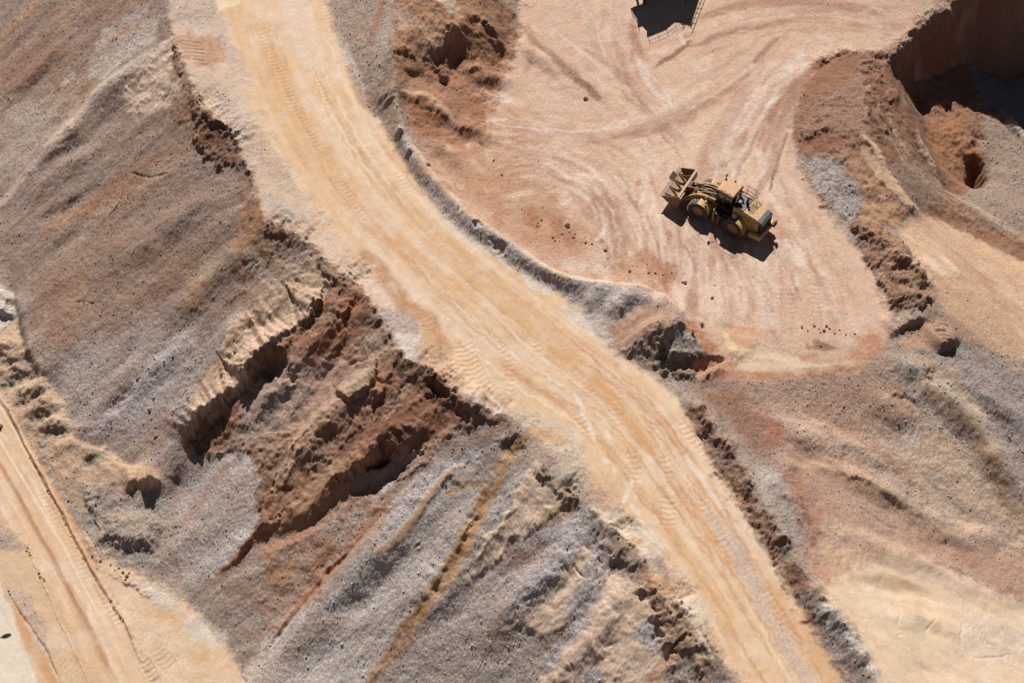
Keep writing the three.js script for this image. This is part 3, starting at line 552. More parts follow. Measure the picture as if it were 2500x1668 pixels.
streak('f0d8b8', .8, 22, '1790 858 1880 870 1990 895 2040 900', { g: .1 });
streak('eed4b4', .7, 30, '1800 895 1900 900 2000 910', { g: .1 });
streak('c98b60', .85, 26, '1700 935 1760 922 1850 920 1950 912 2060 900 2110 890', { g: .4, n: [2, .3] });
streak('d0916a', .7, 40, '1690 905 1740 900 1790 895', { g: .4 });
streak('c58a66', .7, 30, '1950 880 2030 870 2100 860', { n: [2, .4] });
// ---- rib between yard and pit, the bank below it
area('9a7561', .97, .3, .4, '2060 122 2140 132 2120 200 2110 330 2165 408 2240 508 2205 562 2110 562 2010 502 1952 392 1937 290 1982 192', { g: .85, l: .6 });
area('996a50', .85, .3, .3, '1985 160 2060 122 2105 150 2070 200 1995 245 1952 310 1938 340 1938 290', { g: .6, l: .3 });
area('b4a9a4', .85, .3, .4, '1945 385 2020 380 2100 450 2112 520 2072 550 2005 485', { g: 1, l: .3 });
area('8f5f48', .8, .3, .3, '1945 350 2040 315 2050 360 2000 375 1950 375', { g: .6, l: .4 });
area('b98c6c', .85, .3, .4, '2050 370 2090 362 2135 420 2170 462 2200 510 2130 500 2080 440', { g: .4, l: .35 });
area('dcb896', .9, .15, .2, '2090 362 2112 350 2158 408 2200 462 2238 508 2215 508 2170 462 2135 420', { g: .2, l: .12 });
area('c79b73', .85, .2, .25, '2110 500 2190 505 2205 558 2150 545 2100 540', { g: .3, l: .4 });
streak('dfba95', .9, 20, '2105 332 2150 372 2160 412 2198 462 2236 508', { g: .1, warp: .1 });
area('926e58', .97, .2, .3, '2071 554 2110 560 2150 562 2203 590 2217 621 2262 671 2282 714 2258 752 2185 772 2156 712 2124 661 2096 607', { g: .75, l: 1 });
streak('bb8c68', .6, 30, '2120 565 2160 590 2190 620', { g: .4 });
// ---- pit
area('94694e', .97, .2, .25, '2150 128 2200 116 2250 62 2330 10 2420 -60 2700 -200 2700 700 2500 640 2360 570 2245 512 2165 405 2115 320 2120 210', { g: .6, l: .5 });
streak('a9745a', .8, 40, '2230 190 2290 150 2370 95 2440 62 2520 45', { g: .1, l: .2 });
streak('8a6a5e', .7, 30, '2330 60 2420 35 2520 20', { g: .1, l: .2 });
area('8c7a70', .6, .3, .3, '2330 110 2420 80 2520 60 2520 170 2448 190 2371 150', { g: .5, l: .3 });
area('8f8a8a', .9, .3, .3, '2365 158 2448 200 2530 180 2530 350 2440 275 2400 270', { g: 1, l: .1 });
area('a5744f', .9, .4, .5, '2240 302 2295 290 2325 255 2365 320 2400 390 2398 440 2384 462 2320 442 2272 385', { g: .4, l: .5 });
area('a38f82', .9, .3, .3, '2400 280 2440 290 2530 345 2560 600 2430 560 2330 482 2395 455 2410 420 2390 340', { g: 1, l: .15 });
area('9a8273', .8, .3, .4, '2160 405 2230 380 2280 430 2330 482 2300 500 2240 500', { g: .9, l: .2 });
streak('cbb4a0', .8, 24, '2240 320 2265 380 2285 420', { g: .7, warp: .3 });
streak('c9ab90', .7, 26, '2280 430 2340 490 2430 540 2520 590', { g: .6 });
streak('cfc4ba', .7, 16, '2440 272 2470 300 2510 350', { g: .9 });
streak('a98a74', .8, 44, '2130 140 2200 116 2250 62 2330 12 2400 -40', { g: .9, l: .9, warp: .4, taper: .1, n: [1, .3] });
area('8a5f4a', .85, .3, .4, '2100 150 2140 140 2165 230 2175 320 2140 340 2115 300 2120 220', { g: .7, l: .8, n: [1, .3] });
// ---- tan plain on the right
area('d9b291', .97, .4, .4, '2205 560 2250 525 2300 540 2400 590 2500 640 2700 760 2700 980 2500 885 2340 825 2310 775 2275 700 2225 620', { g: .5, l: .03 });
streaks(['e8ceb0', 'c69a7a', 'd0a685'], .6, 190, 8, .7, '2200 560 2330 660 2450 760 2600 900');
area('ecd3b4', .75, .4, .4, '2250 625 2300 620 2335 650 2330 672 2280 660', { g: .2 });
streak('a98b78', .6, 40, '2270 740 2340 800 2400 850', { g: .9 });
area('b18b72', .8, .3, .3, '2170 815 2270 772 2300 790 2240 820 2180 838', { g: .9, l: .3 });
area('c9a081', .85, .3, .3, '2200 840 2270 790 2325 800 2330 850 2280 860 2220 855', { g: .5 });
area('8c7a6c', .7, .3, .3, '2285 855 2340 825 2380 850 2350 880 2300 875', { g: 1 });
// ---- lower right
SOFTK = 3.2;
area('a98a78', .97, .4, .4, '1690 945 1850 935 2080 912 2172 880 2190 930 2235 995 2240 1082 2180 1112 1980 1045 1850 1005 1760 965', { g: .95, l: .1 });
area('c7aa94', .6, .8, .6, '1840 1000 2000 1040 2200 1100 2150 1130 1950 1090', { g: .7 });
area('b08f7d', .95, .5, .5, '1790 1000 2000 1045 2200 1108 2310 1235 2340 1305 2250 1265 2100 1180 1950 1130 1860 1085', { g: .9 });
area('b3a69c', .95, .3, .4, '2178 900 2230 868 2330 900 2420 1000 2500 1150 2600 1280 2600 1360 2480 1210 2380 1105 2300 1085 2250 1000', { g: 1, l: .15 });
area('a79a94', .95, .4, .4, '2340 830 2500 895 2700 1020 2700 1330 2500 1140 2420 1000 2330 890', { g: 1, l: .1 });
streak('d4b595', .85, 32, '2225 925 2300 990 2370 1060 2440 1180 2500 1270', { g: .5, n: [2, .3] });
streak('d9b894', .7, 26, '2230 870 2290 900 2340 950 2390 1030', { g: .4, n: [2, .3] });
streak('a88c76', .8, 22, '2268 900 2262 930 2255 940', { g: 1, l: .5 });
area('e6c8a8', .92, .4, .5, '2200 1112 2290 1060 2400 1150 2470 1240 2560 1330 2420 1325 2330 1290 2240 1190', { g: .5, n: [2, .3] });
area('cfc3ba', .85, .3, .3, '2205 1050 2240 1030 2245 1080 2225 1120 2200 1110', { g: .9 });
area('b5a8a2', .7, .4, .5, '2230 1180 2270 1190 2310 1240 2310 1290 2260 1270', { g: 1 });
area('bdafa4', .65, .5, .6, '2300 1110 2380 1140 2430 1220 2450 1290 2400 1250 2340 1180', { g: 1, n: [1.5, .4] });
area('b58a72', .8, .4, .5, '1930 1112 2000 1130 2130 1180 2240 1262 2330 1318 2500 1350 2700 1400 2700 1540 2500 1472 2300 1385 2190 1345 2080 1285 1990 1270', { g: .5, l: .1 });
streaks(['9f7460', 'cba288', 'b39684'], .65, 110, 6, .4, '1940 1150 2100 1230 2280 1340 2520 1430');
area('b39a8b', .75, .5, .5, '2000 1190 2100 1210 2180 1270 2160 1310 2060 1260', { g: .9, n: [1.5, .3] });
area('a9694a', .8, .4, .4, '1900 1150 1950 1150 1990 1230 2010 1320 1975 1340 1950 1250', { l: .4, n: [1.2, .3] });
area('a89a90', .9, .3, .35, '1865 1150 1900 1155 1935 1240 1955 1330 1920 1340 1880 1250', { g: 1, l: .3 });
area('cfc6be', .85, .2, .3, '1855 1150 1890 1150 1895 1175 1865 1195', { g: .9 });
area('d8b190', .85, .3, .4, '1990 1330 2060 1320 2170 1360 2130 1400 2030 1440 2000 1400', { g: .4 });
area('c48f70', .7, .4, .4, '1975 1350 2020 1380 2060 1440 2020 1460 1990 1400', { n: [1.2, .4] });
area('eccfaf', .97, .25, .4, '2012 1432 2130 1372 2200 1350 2330 1400 2500 1482 2700 1560 2700 1760 2180 1760 2100 1590 2040 1502', { g: .14, l: .04 });
area('d4c3b4', .75, .4, .4, '2350 1520 2400 1500 2500 1540 2600 1560 2560 1610 2420 1610 2360 1590', { g: .6, n: [1.5, .3] });
area('d6b496', .6, .3, .3, '2170 1410 2220 1395 2240 1430 2190 1440', { n: [1, .4] });
streaks(['d9b795', 'f3dfc6'], .5, 150, 6, .6, '2050 1450 2200 1490 2380 1580 2600 1680');
area('8f6853', .9, .35, .4, '1690 950 1790 945 1850 980 1870 1040 1880 1100 1850 1120 1800 1060 1740 1000', { g: .9, l: .2 });
streak('9c5f42', .8, 40, '1850 1000 1890 1050 1880 1090', { n: [1.2, .3] });
streak('d8b394', .8, 26, '1900 1130 1990 1140 2100 1180 2200 1240 2290 1295', { g: .4, n: [2, .3] });
streak('8f6a58', .7, 12, '2110 1190 2200 1240 2300 1295 2345 1312', { g: .6 });
streak('d9b797', .7, 30, '2000 1290 2080 1300 2180 1340 2260 1380', { g: .4, n: [2, .3] });
area('d8b299', .32, 1, 1, '1900 1000 2240 960 2400 1050 2700 1250 2700 1500 2300 1400 2050 1320 1950 1150', { n: [3, .4] });
SOFTK = 1.2;
area('8a6350', .95, .3, .5, '1672 992 1700 985 1760 1060 1830 1180 1900 1300 1960 1400 2020 1478 2040 1510 1985 1540 1922 1430 1852 1310 1782 1198 1702 1062', { g: .8, l: .8, n: [1.2, .3] });
area('8f7464', .6, .3, .3, '1730 1050 1800 1140 1860 1240 1830 1240 1770 1150', { g: 1 });
area('9d8d84', .9, .25, .3, '1940 1440 2000 1460 2060 1540 2140 1668 2190 1760 2120 1760 2020 1590', { g: 1, l: .4 });
area('cbc3bd', .8, .3, .3, '1990 1490 2030 1470 2070 1530 2110 1590 2160 1660 2120 1640 2050 1570', { g: 1, l: .2 });
sweeps(['a08274', 'cdb9aa', 'b98668', 'd9bfa4', 'b3a39b'], '1760 980 1900 1060 2060 1150 2240 1290 2520 1400', '2240 900 2330 960 2420 1060 2520 1200 2640 1300', 34, [8, 34], [.2, .5]);
sweeps(['c9a88a', '8a6a56', 'b5835f', 'd3b8a0', '9a8478'], '2110 170 2140 300 2200 400 2300 500 2520 640', '2195 250 2240 330 2300 440 2400 520 2560 590', 22, [7, 22], [.3, .6]);
sweeps(['c08f70', 'ecd6bc', 'c9a080'], '2210 580 2330 690 2500 830', '2300 560 2420 640 2560 740', 16, [8, 30], [.25, .5]);
// ---- lower road, its berm and the ground on its left
area('dfbd9b', .97, .3, .3, '-300 800 0 955 40 1020 130 1180 240 1390 310 1530 380 1700 420 1800 -300 1800', { g: .2, l: 0 });
area('e7c5a2', .9, .3, .2, '-100 920 0 970 60 1090 150 1250 240 1400 330 1590 380 1700 270 1700 170 1530 60 1340 -100 1100', { g: .1 });
streaks(['d7a97e', 'f2ddc8', 'dcb086'], .6, 130, 12, .35, '-120 900 0 1080 130 1300 250 1540 330 1720', { thr: .03 });
sweeps(['d4a57a', 'f3e1cf', 'd9b28c', 'cf9f74'], '-60 1180 60 1380 170 1580 240 1720', '0 990 110 1190 230 1420 350 1680', 22, [4, 20], [.3, .6]);
streak('b98a66', .85, 11, '-20 1105 0 1137 46 1215 96 1308 125 1358 171 1451 200 1501 243 1587 270 1640', { warp: .05, taper: .1 });
streak('c49a74', .5, 26, '200 1500 230 1560 260 1620', { n: [2, .4] });
streak('f4e4d2', .85, 5, '-20 1040 18 1108 86 1219 161 1347 214 1451 240 1495', { warp: .04, taper: .1 });
streak('d0a079', .6, 34, '90 1140 150 1250 210 1360 260 1470', { n: [2, .3] });
area('b9a294', .85, .3, .3, '-60 1285 10 1288 45 1305 62 1332 40 1345 -60 1360', { g: .9 });
area('dcbc9b', .8, .3, .3, '-60 1350 40 1345 90 1390 140 1500 190 1640 200 1760 140 1760 90 1640 40 1500 -40 1420', { g: .25 });
area('c8b0a0', .75, .3, .3, '10 1440 60 1440 100 1510 130 1590 110 1600 60 1530', { g: .8 });
area('e9dac6', .95, .12, .15, '-100 1380 0 1418 14 1470 40 1490 50 1545 75 1620 95 1680 110 1760 -200 1760', { g: .12 });
streak('d3a374', .85, 24, '30 1465 50 1520 72 1575 110 1630 160 1720', { g: .25, warp: .15 });
streak('d8c8b8', .7, 4, '0 1475 20 1520 60 1590 90 1660', { warp: .04 });
area('e4c5a3', .95, .3, .35, '258 1335 330 1390 450 1470 545 1560 600 1668 640 1760 420 1760 372 1668 312 1540 242 1400', { g: .25, l: .05 });
area('d9cfc5', .8, .35, .4, '335 1425 375 1420 430 1460 430 1500 380 1490', { g: .6, n: [1, .3] });
area('dcd4cc', .85, .35, .4, '440 1510 500 1510 555 1560 540 1575 480 1560', { g: .5, n: [1, .3] });
area('dba878', .7, .4, .4, '375 1490 430 1490 440 1520 390 1520', { g: .2 });
area('d9a577', .6, .4, .4, '470 1590 510 1590 510 1610 480 1612', { g: .2 });
area('d3b295', .97, .2, .3, '-60 660 0 690 44 735 55 850 100 908 152 985 182 1070 240 1090 330 1140 402 1186 335 1205 250 1195 150 1165 90 1090 30 1010 0 965 -60 900', { g: .6, l: .3 });
for (const t of ['-20 872 30 880 78 862', '-20 945 30 930 75 905 110 905', '30 985 70 975 120 945', '62 1045 100 1020 138 1000', '95 1090 130 1065 178 1050', '200 1130 230 1115 262 1108'])
  streak('a2937f', .95, 38, t, { g: 1, l: .5, warp: .25 });
area('d9d2cb', .95, .15, .2, '-30 745 25 738 50 756 40 785 10 800 -30 812', { g: .6 });
area('dcd4cc', .95, .1, .12, '-30 718 20 710 35 716 20 728 -30 738', { g: .4 });
area('a99b90', .95, .25, .3, '150 1172 250 1198 330 1226 420 1205 445 1290 400 1385 310 1392 242 1335 182 1250', { g: 1, l: .3 });
area('b8a189', .7, .3, .3, '250 1275 290 1258 350 1262 375 1285 340 1290 280 1290', { g: .9, l: .4 });
streak('d7b48c', .8, 40, '270 1130 330 1150 390 1182', { g: .3 });
area('c0a182', .8, .3, .3, '130 1165 190 1165 210 1210 200 1250 170 1230', { g: .5 });
const fold = (u, v) => { const q = v + 2.4 * noise(u / 11, v / 9 + 3); return (0.25 + 1.1 * sstep(-0.15, 0.35, noise(u / 13 + 40, v / 7))) * noise(u / 19 + 4, q / 4.6) + (0.1 + 0.6 * sstep(-0.1, 0.4, noise(u / 6 + 80, v / 5))) * noise(u / 8 + 19, q / 1.9 + 7); };
// mixed earth: every material carries some of its neighbours, in streaks down the slopes and in patches on the flats
{
  const a = ground('800 640 230 1100'), L = Math.hypot(a[1][0] - a[0][0], a[1][1] - a[0][1]), ux = (a[1][0] - a[0][0]) / L, uz = (a[1][1] - a[0][1]) / L;
  const rust = look('96644a'), tan = look('caa88e'), gry = look('b3a7a1'), dust = look('ecd9c6'), pink = look('cfa48a'), clay = look('b9835f');
  for (let j = 0; j < NZ; j++) for (let i = 0; i < NX; i++) {
    const o = j * NX + i, x = X0 + i * CELL, z = Z0 + j * CELL, g = grain[o], u = x * ux + z * uz + noise(x * .2, z * .2), v = -x * uz + z * ux + 1.2 * noise(x * .3 + 9, z * .3);
    if (g > 0.5 || lump[o] > 0.4) {
      const w = x < 12 ? 1 : .6;
      if (x < 12 && hgt[o] < -1) { const q = fold(u, v); lay(o, tan, .3 * sstep(.12, .5, q)); lay(o, gry, .3 * sstep(-.1, -.5, q)); }
      lay(o, rust, .2 * w * sstep(.08, .5, fbm(u / 6, v / 1.8, 4, .62)));
      lay(o, tan, .14 * w * sstep(.1, .5, fbm(u / 5 + 31, v / 1.4 + 7, 4, .62)));
      lay(o, gry, .14 * w * sstep(.1, .5, fbm(u / 4 + 71, v / 1.6 + 3, 4, .62)));
    } else {
      lay(o, dust, .3 * sstep(.05, .5, fbm(x / 3.5 + 11, z / 3.5, 4, .6)));
      lay(o, pink, .22 * g * 2 * sstep(.05, .5, fbm(x / 2.6 + 51, z / 2.6, 4, .6)));
      lay(o, clay, .16 * g * 2 * sstep(.12, .55, fbm(x / 1.9 + 91, z / 1.9, 4, .65)));
    }
  }
}
// ================================================================ relief on top of the stretched sheet
// slope: spurs, slabs and scarps
for (const [h, w, t] of [[1.5, 130, '430 90 330 168 240 245 160 340 70 430 -20 510'], [.9, 110, '600 430 450 540 300 620 150 720'], [.9, 90, '660 560 560 640 460 740 380 830'], [1.2, 100, '760 610 660 720 580 830 500 960'],
  [1.2, 80, '860 700 800 800 720 900 640 1000 560 1100'], [1.3, 80, '960 830 900 930 800 1030 720 1120 660 1220'], [1.3, 90, '1080 940 1000 1040 880 1130 760 1230 640 1330'], [1.3, 130, '1190 1110 1090 1160 1000 1260 900 1380 780 1490 640 1630'],
  [.9, 90, '1310 1130 1240 1230 1170 1350 1080 1480 980 1610'], [.9, 90, '1430 1250 1350 1370 1250 1480 1150 1600'], [.9, 80, '1560 1380 1470 1500 1400 1600 1330 1700'], [.7, 90, '300 300 150 420 0 540'], [.8, 90, '200 80 60 200 -40 290'], [.6, 70, '480 800 380 900 280 1000'],
  [-.8, 50, '1130 1000 1040 1090 900 1190 700 1290 540 1410'], [-.5, 46, '270 440 190 490 60 560'], [-.4, 46, '420 870 320 960 190 1045'], [-.6, 50, '900 740 840 850 760 960 680 1070']])
  ridge(h, w, t, { taper: .3 });
scarp(1.3, 6, '470 1066 545 992 560 990 600 955 632 900 668 872 716 812 752 792 786 742 800 706 850 667', { warp: .3, lip: .1 });
scarp(2.4, 4, '452 1100 470 1068 500 1030 545 990 570 975 585 985', { warp: .25, lip: .12 });
scarp(1.5, 3, '610 960 640 900 672 876 690 868 705 880', { warp: .25, lip: .12 });
plate(-.7, .4, .4, '640 900 690 880 712 905 715 930 690 942 655 925');
plate(-.6, .3, .3, '470 1075 545 1000 562 1060 545 1095 480 1105');
scarp(.9, 3, '825 818 845 785 862 745 868 715', { warp: .2, lip: .1 });
scarp(.8, 3, '470 320 500 300 560 328 592 376', { warp: .25, lip: .12 });
plate(-.25, .5, .5, '485 318 555 330 585 375 560 395 510 380');
scarp(.8, 3, '910 945 905 970 907 1000 925 990 945 965', { warp: .08, lip: .08 });
plate(.7, .1, .1, '912 935 940 950 935 975 908 998 903 975 905 940');
plate(.6, .12, .15, '820 965 858 902 922 882 916 950 872 982 852 1000');
plate(.25, .2, .2, '790 1000 803 1020 722 1090 672 1205 664 1198 708 1100 740 1040');
plate(-1.5, .25, .2, '900 1146 925 1126 932 1104 966 1108 945 1132 926 1146');
scarp(1.1, 3, '1020 915 1060 940 1090 985 1130 1010 1180 1020', { warp: .3 });
plate(-.25, .5, .5, '1030 900 1080 945 1110 985 1085 1000 1040 960');
scarp(.9, 4, '760 1225 860 1165 960 1120 1060 1085', { warp: .35 });
scarp(.7, 2.5, '525 1416 575 1374 622 1312 700 1270', { warp: .12, lip: .1 });
ridge(-.5, 26, '900 1300 850 1358 800 1404 754 1465 707 1526 640 1604', { warp: .1 });
ridge(.9, 110, '1190 1110 1090 1160 1000 1260 900 1380 780 1490 640 1630', { taper: .3 });
ridge(-.5, 44, '1260 1100 1210 1155 1186 1215 1157 1279 1129 1340 1100 1390 1064 1447 1029 1487 1000 1529 930 1640');
scarp(.5, 3, '1000 1525 1064 1440 1125 1335 1160 1270 1195 1190', { warp: .12, lip: .1 });
ridge(.5, 80, '1430 1250 1350 1370 1250 1480 1150 1600', { taper: .3 });
ridge(.35, 60, '1475 1370 1421 1494 1390 1570');
plate(-.5, .4, .4, '1215 1080 1265 1070 1285 1095 1240 1115');
plate(.2, .25, .35, '1312 1125 1352 1190 1402 1213 1330 1280 1250 1325 1205 1385 1160 1410 1160 1360 1215 1300 1255 1215 1285 1155');
plate(.18, .25, .35, '1290 1450 1345 1390 1400 1335 1462 1360 1432 1460 1380 1530 1335 1562 1265 1522');
plate(.18, .25, .35, '1480 1400 1570 1440 1592 1490 1622 1560 1645 1625 1600 1750 1330 1750 1400 1560 1440 1480');
scarp(.9, 3, '1565 1500 1590 1520 1618 1556 1621 1597 1640 1606', { warp: .12, lip: .08 });
plate(-.35, .4, .5, '1600 1500 1650 1480 1680 1560 1650 1590 1620 1560');
for (const t of ['1396 1378 1414 1404 1436 1416', '1530 1460 1555 1455 1575 1450', '1560 1452 1580 1458 1592 1472', '1458 1362 1466 1372 1474 1380', '1385 1620 1395 1640 1392 1668', '1375 1255 1380 1266', '1010 1345 1030 1330', '310 420 360 430 420 426', '300 462 290 500 255 540', '1240 1085 1260 1110', '180 745 210 740 235 745'])
  ridge(-.28, 6, t, { warp: .15 });
// crumbling crest along the left edge of the road
for (const t of ['629 546 682 557 718 564 754 586 782 593', '800 636 832 650 864 693 900 715', '989 871 1029 889 1061 904 1082 936 1114 950 1136 979', '1164 1000 1207 1003 1240 1018', '1361 1179 1400 1208 1429 1215', '1486 1276 1504 1304 1543 1337', '1604 1429 1643 1458 1664 1483', '464 205 500 271 518 293 554 321 586 371'])
  scarp(-.7, 2.2, t, { warp: .4, lip: .2 });
for (let k = 0; k < 7; k++) ridge(.12, 7, `${432 + k * 5} ${96 + k * 9} ${470 + k * 4} ${100 + k * 9} ${500 + k * 4} ${104 + k * 9}`, { warp: .06 });
// bank and berm
scarp(.5, 1.5, '915 262 945 240 968 228', { warp: .1 });
scarp(.35, 1.2, '930 268 950 255 970 240', { warp: .1 });
scarp(.6, 1.4, '955 345 975 335 990 318', { warp: .15 });
scarp(.6, 1.2, '985 385 1000 378 1012 366', { warp: .15 });
plate(-.4, .2, .25, '1195 585 1215 580 1240 600 1230 620 1205 610');
plate(-.35, .15, .2, '1150 540 1170 535 1180 550 1160 556');
ridge(.7, 46, '1480 695 1450 730 1420 760', { warp: .1 });
ridge(.8, 50, '1560 705 1510 750 1480 785', { warp: .1 });
ridge(-.5, 40, '1590 730 1540 760 1500 800', { warp: .1 });
ridge(.6, 50, '1640 770 1570 815 1510 850', { warp: .1 });
ridge(.9, 80, '1640 780 1600 820 1550 865 1530 875');
plate(.6, .5, .3, '1620 810 1660 785 1705 835 1725 870 1690 886 1640 880 1615 850');
plate(-.75, .2, .2, '1610 858 1622 848 1634 880 1692 882 1688 900 1640 912 1614 904');
ridge(.8, 62, '1685 930 1730 905 1770 885');
plate(-.5, .2, .2, '1690 900 1740 870 1765 878 1740 900 1700 918');
plate(.18, .5, .3, '1770 825 1790 798 1835 800 1845 830 1830 870 1790 862');
scarp(.18, 1.5, '1770 868 1800 876 1828 876', { warp: .08, lip: .08 });
plate(-.35, .1, .05, '1711 794 1717 792 1722 804 1716 806');
// brown mass
scarp(.45, 3, '955 165 970 130 1000 140 1040 152 1060 158', { warp: .3 });
scarp(.5, 2.5, '1050 165 1075 130 1095 90 1120 85 1128 100', { warp: .25 });
plate(-.2, .6, .5, '1060 150 1090 120 1120 110 1118 160 1100 190 1070 192');
plate(.6, .35, .3, '1090 65 1120 58 1130 90 1105 105 1090 95');
plate(.7, .15, .12, '1073 188 1078 178 1095 190 1094 205 1075 198');
scarp(.6, 2.5, '1150 66 1160 52 1200 75 1240 112', { warp: .25 });
scarp(.4, 2.5, '975 232 1030 262 1080 290 1108 302', { warp: .2 });
scarp(.6, 2.5, '1100 305 1150 330 1190 342 1240 338', { warp: .2 });
scarp(.5, 2, '1110 165 1150 185 1190 190', { warp: .2 });
// rib, bank, pit
scarp(.45, 2.5, '1936 350 1985 338 2045 312', { warp: .25 });
scarp(.5, 2, '1985 178 2030 150 2060 128 2120 130', { warp: .3 });
plate(-1.9, .5, .3, '2368 402 2380 386 2394 402 2397 446 2388 460 2372 460');
plate(-.2, .4, .5, '2045 470 2110 450 2150 490 2130 540 2080 540');
plate(.45, .25, .2, '2172 228 2190 222 2196 245 2186 262 2172 250');
ridge(-.5, 62, '2225 300 2260 390 2300 450', { warp: .2 });
ridge(.8, 46, '2300 300 2340 340 2370 400', { warp: .3 });
ridge(.7, 40, '2440 272 2475 310 2530 370', { warp: .1 });
ridge(-.6, 40, '2395 300 2390 350 2385 390', { warp: .3 });
ridge(.4, 50, '2280 430 2350 500 2430 545 2530 600', { warp: .1 });
for (const t of ['2180 130 2186 150 2192 180', '2215 120 2225 150 2235 180', '2250 75 2262 100 2270 120 2285 135', '2290 50 2310 70 2320 85'])
  ridge(1.5, 34, t, { warp: .2 });
scarp(.6, 2, '2085 600 2120 590 2150 610 2165 640', { warp: .35 });
scarp(.6, 2, '2150 660 2200 650 2240 680 2245 720', { warp: .35 });
scarp(.7, 1.5, '2160 770 2200 735 2250 745', { warp: .3 });
scarp(.8, 3, '2165 830 2210 805 2275 775', { warp: .1 });
for (let k = 0; k < 6; k++) ridge(.16, 10, `${2262 + k * 6} ${786 + k * 12} ${2295 + k * 4} ${792 + k * 12} ${2328 + k * 3} ${806 + k * 11}`, { warp: .05 });
scarp(.7, 3, '2285 875 2320 850 2350 830', { warp: .15 });
// lower right
for (const [h, w, t] of [[.9, 70, '1930 1120 2050 1150 2180 1220 2330 1305 2500 1360'], [.9, 80, '2010 1290 2150 1340 2300 1400 2500 1480'], [1.2, 100, '2230 880 2340 1000 2440 1140 2520 1270'], [1, 90, '2300 850 2420 960 2540 1110'], [.7, 90, '1800 1000 1950 1060 2150 1110 2260 1170'],
  [-.7, 60, '2250 1150 2330 1240 2420 1300'], [.8, 50, '1880 1140 1940 1240 1990 1340'], [.6, 70, '2100 960 2180 1000 2240 1060'], [.5, 60, '2100 1480 2250 1510 2400 1580'], [-.4, 50, '2050 1450 2200 1440 2350 1480'], [.6, 60, '1860 1050 1900 1110 1930 1180']])
  ridge(h, w, t, { taper: .3 });
for (const [h, w, t] of [[.6, 64, '1000 225 1060 258 1112 300'], [.6, 50, '1110 308 1160 332 1230 340'], [.6, 60, '1120 172 1190 190 1270 190'], [.6, 60, '1040 330 1100 370 1150 420'], [-.5, 50, '1040 290 1100 330 1150 370'], [.6, 50, '1250 90 1310 140 1370 200']])
  ridge(h, w, t, { taper: .3 });
ridge(-.6, 40, '2262 895 2268 925 2258 945');
ridge(.8, 70, '2200 905 2260 930 2340 1010 2420 1110 2500 1240');
ridge(.6, 60, '2240 870 2320 905 2400 990 2480 1100');
scarp(.25, 3, '2160 980 2210 970 2250 1010', { warp: .2 });
scarp(.22, 4, '1960 1132 2090 1180 2200 1245 2330 1310', { warp: .2 });
scarp(.2, 3, '2180 1355 2250 1360 2340 1400 2480 1465', { warp: .2 });
ridge(-.2, 16, '2110 1250 2160 1280 2205 1292', { warp: .2 });
for (const t of ['2140 1430 2165 1442', '2230 1450 2270 1460 2310 1478', '2198 1500 2194 1530', '2290 1515 2265 1530 2258 1545', '2335 1495 2350 1520 2345 1560 2360 1600 2440 1605 2500 1590', '2130 1560 2150 1590 2165 1600', '2190 1555 2205 1550', '2370 1525 2362 1540'])
  ridge(-.12, 7, t, { warp: .15 });
plate(.7, .7, .3, '2015 1500 2045 1490 2075 1520 2085 1550 2060 1560 2025 1535');
plate(.7, .7, .3, '2060 1570 2085 1565 2115 1600 2105 1620 2070 1610');
scarp(.7, 2, '1690 1015 1720 1050 1745 1090 1790 1140', { warp: .25 });
scarp(.6, 2, '1840 1200 1880 1280 1900 1300 1925 1370', { warp: .25 });
scarp(.5, 2, '1950 1440 1985 1490 2010 1530', { warp: .25 });
// lower road: edge windrow, rut, berm piles
ridge(.32, 14, '-40 905 0 971 21 1003 71 1100 118 1187 154 1251 189 1322 232 1401 307 1522 332 1587 375 1680', { warp: .1, taper: .1 });
ridge(-.22, 10, '-44 915 -4 981 17 1013 67 1110 114 1197 150 1261 185 1332 228 1411 300 1530', { warp: .1, taper: .1 });
ridge(-.07, 12, '-20 1105 0 1137 46 1215 96 1308 125 1358 171 1451 200 1501 243 1587', { warp: .03, taper: .1 });
ridge(.14, 8, '55 1320 70 1350 95 1400 130 1480 170 1570 230 1690', { warp: .12 });
ridge(-.3, 12, '14 1432 30 1470 60 1512 110 1590 150 1680', { warp: .1 });
for (const [t, h] of [['-30 840 20 846 62 838', .9], ['-20 905 30 905 85 885', .9], ['20 960 60 948 110 925', .9], ['45 1015 80 1000 135 970', 1], ['75 1065 110 1045 165 1020', 1], ['120 1105 150 1090 190 1080', .8]]) ridge(h * .7, 46, t, { warp: .3 });
for (const t of ['-20 880 30 885 75 868', '-20 945 30 935 100 905', '30 985 70 978 122 948', '62 1045 100 1022 142 1000', '95 1090 130 1068 178 1050', '195 1140 230 1120 265 1110']) ridge(-.8, 40, t, { warp: .3 });
scarp(.8, 2, '-20 760 10 775 45 765', { warp: .15 });
scarp(1.4, 3, '300 1205 330 1192 365 1197 402 1182', { warp: .15, lip: .1 });
scarp(.9, 2, '205 1180 208 1230 228 1266 262 1235', { warp: .1 });
plate(.9, .8, .4, '265 1275 290 1255 350 1260 385 1290 370 1340 300 1340 262 1310');
scarp(.3, 2, '240 1390 330 1440 380 1480', { warp: .3 });
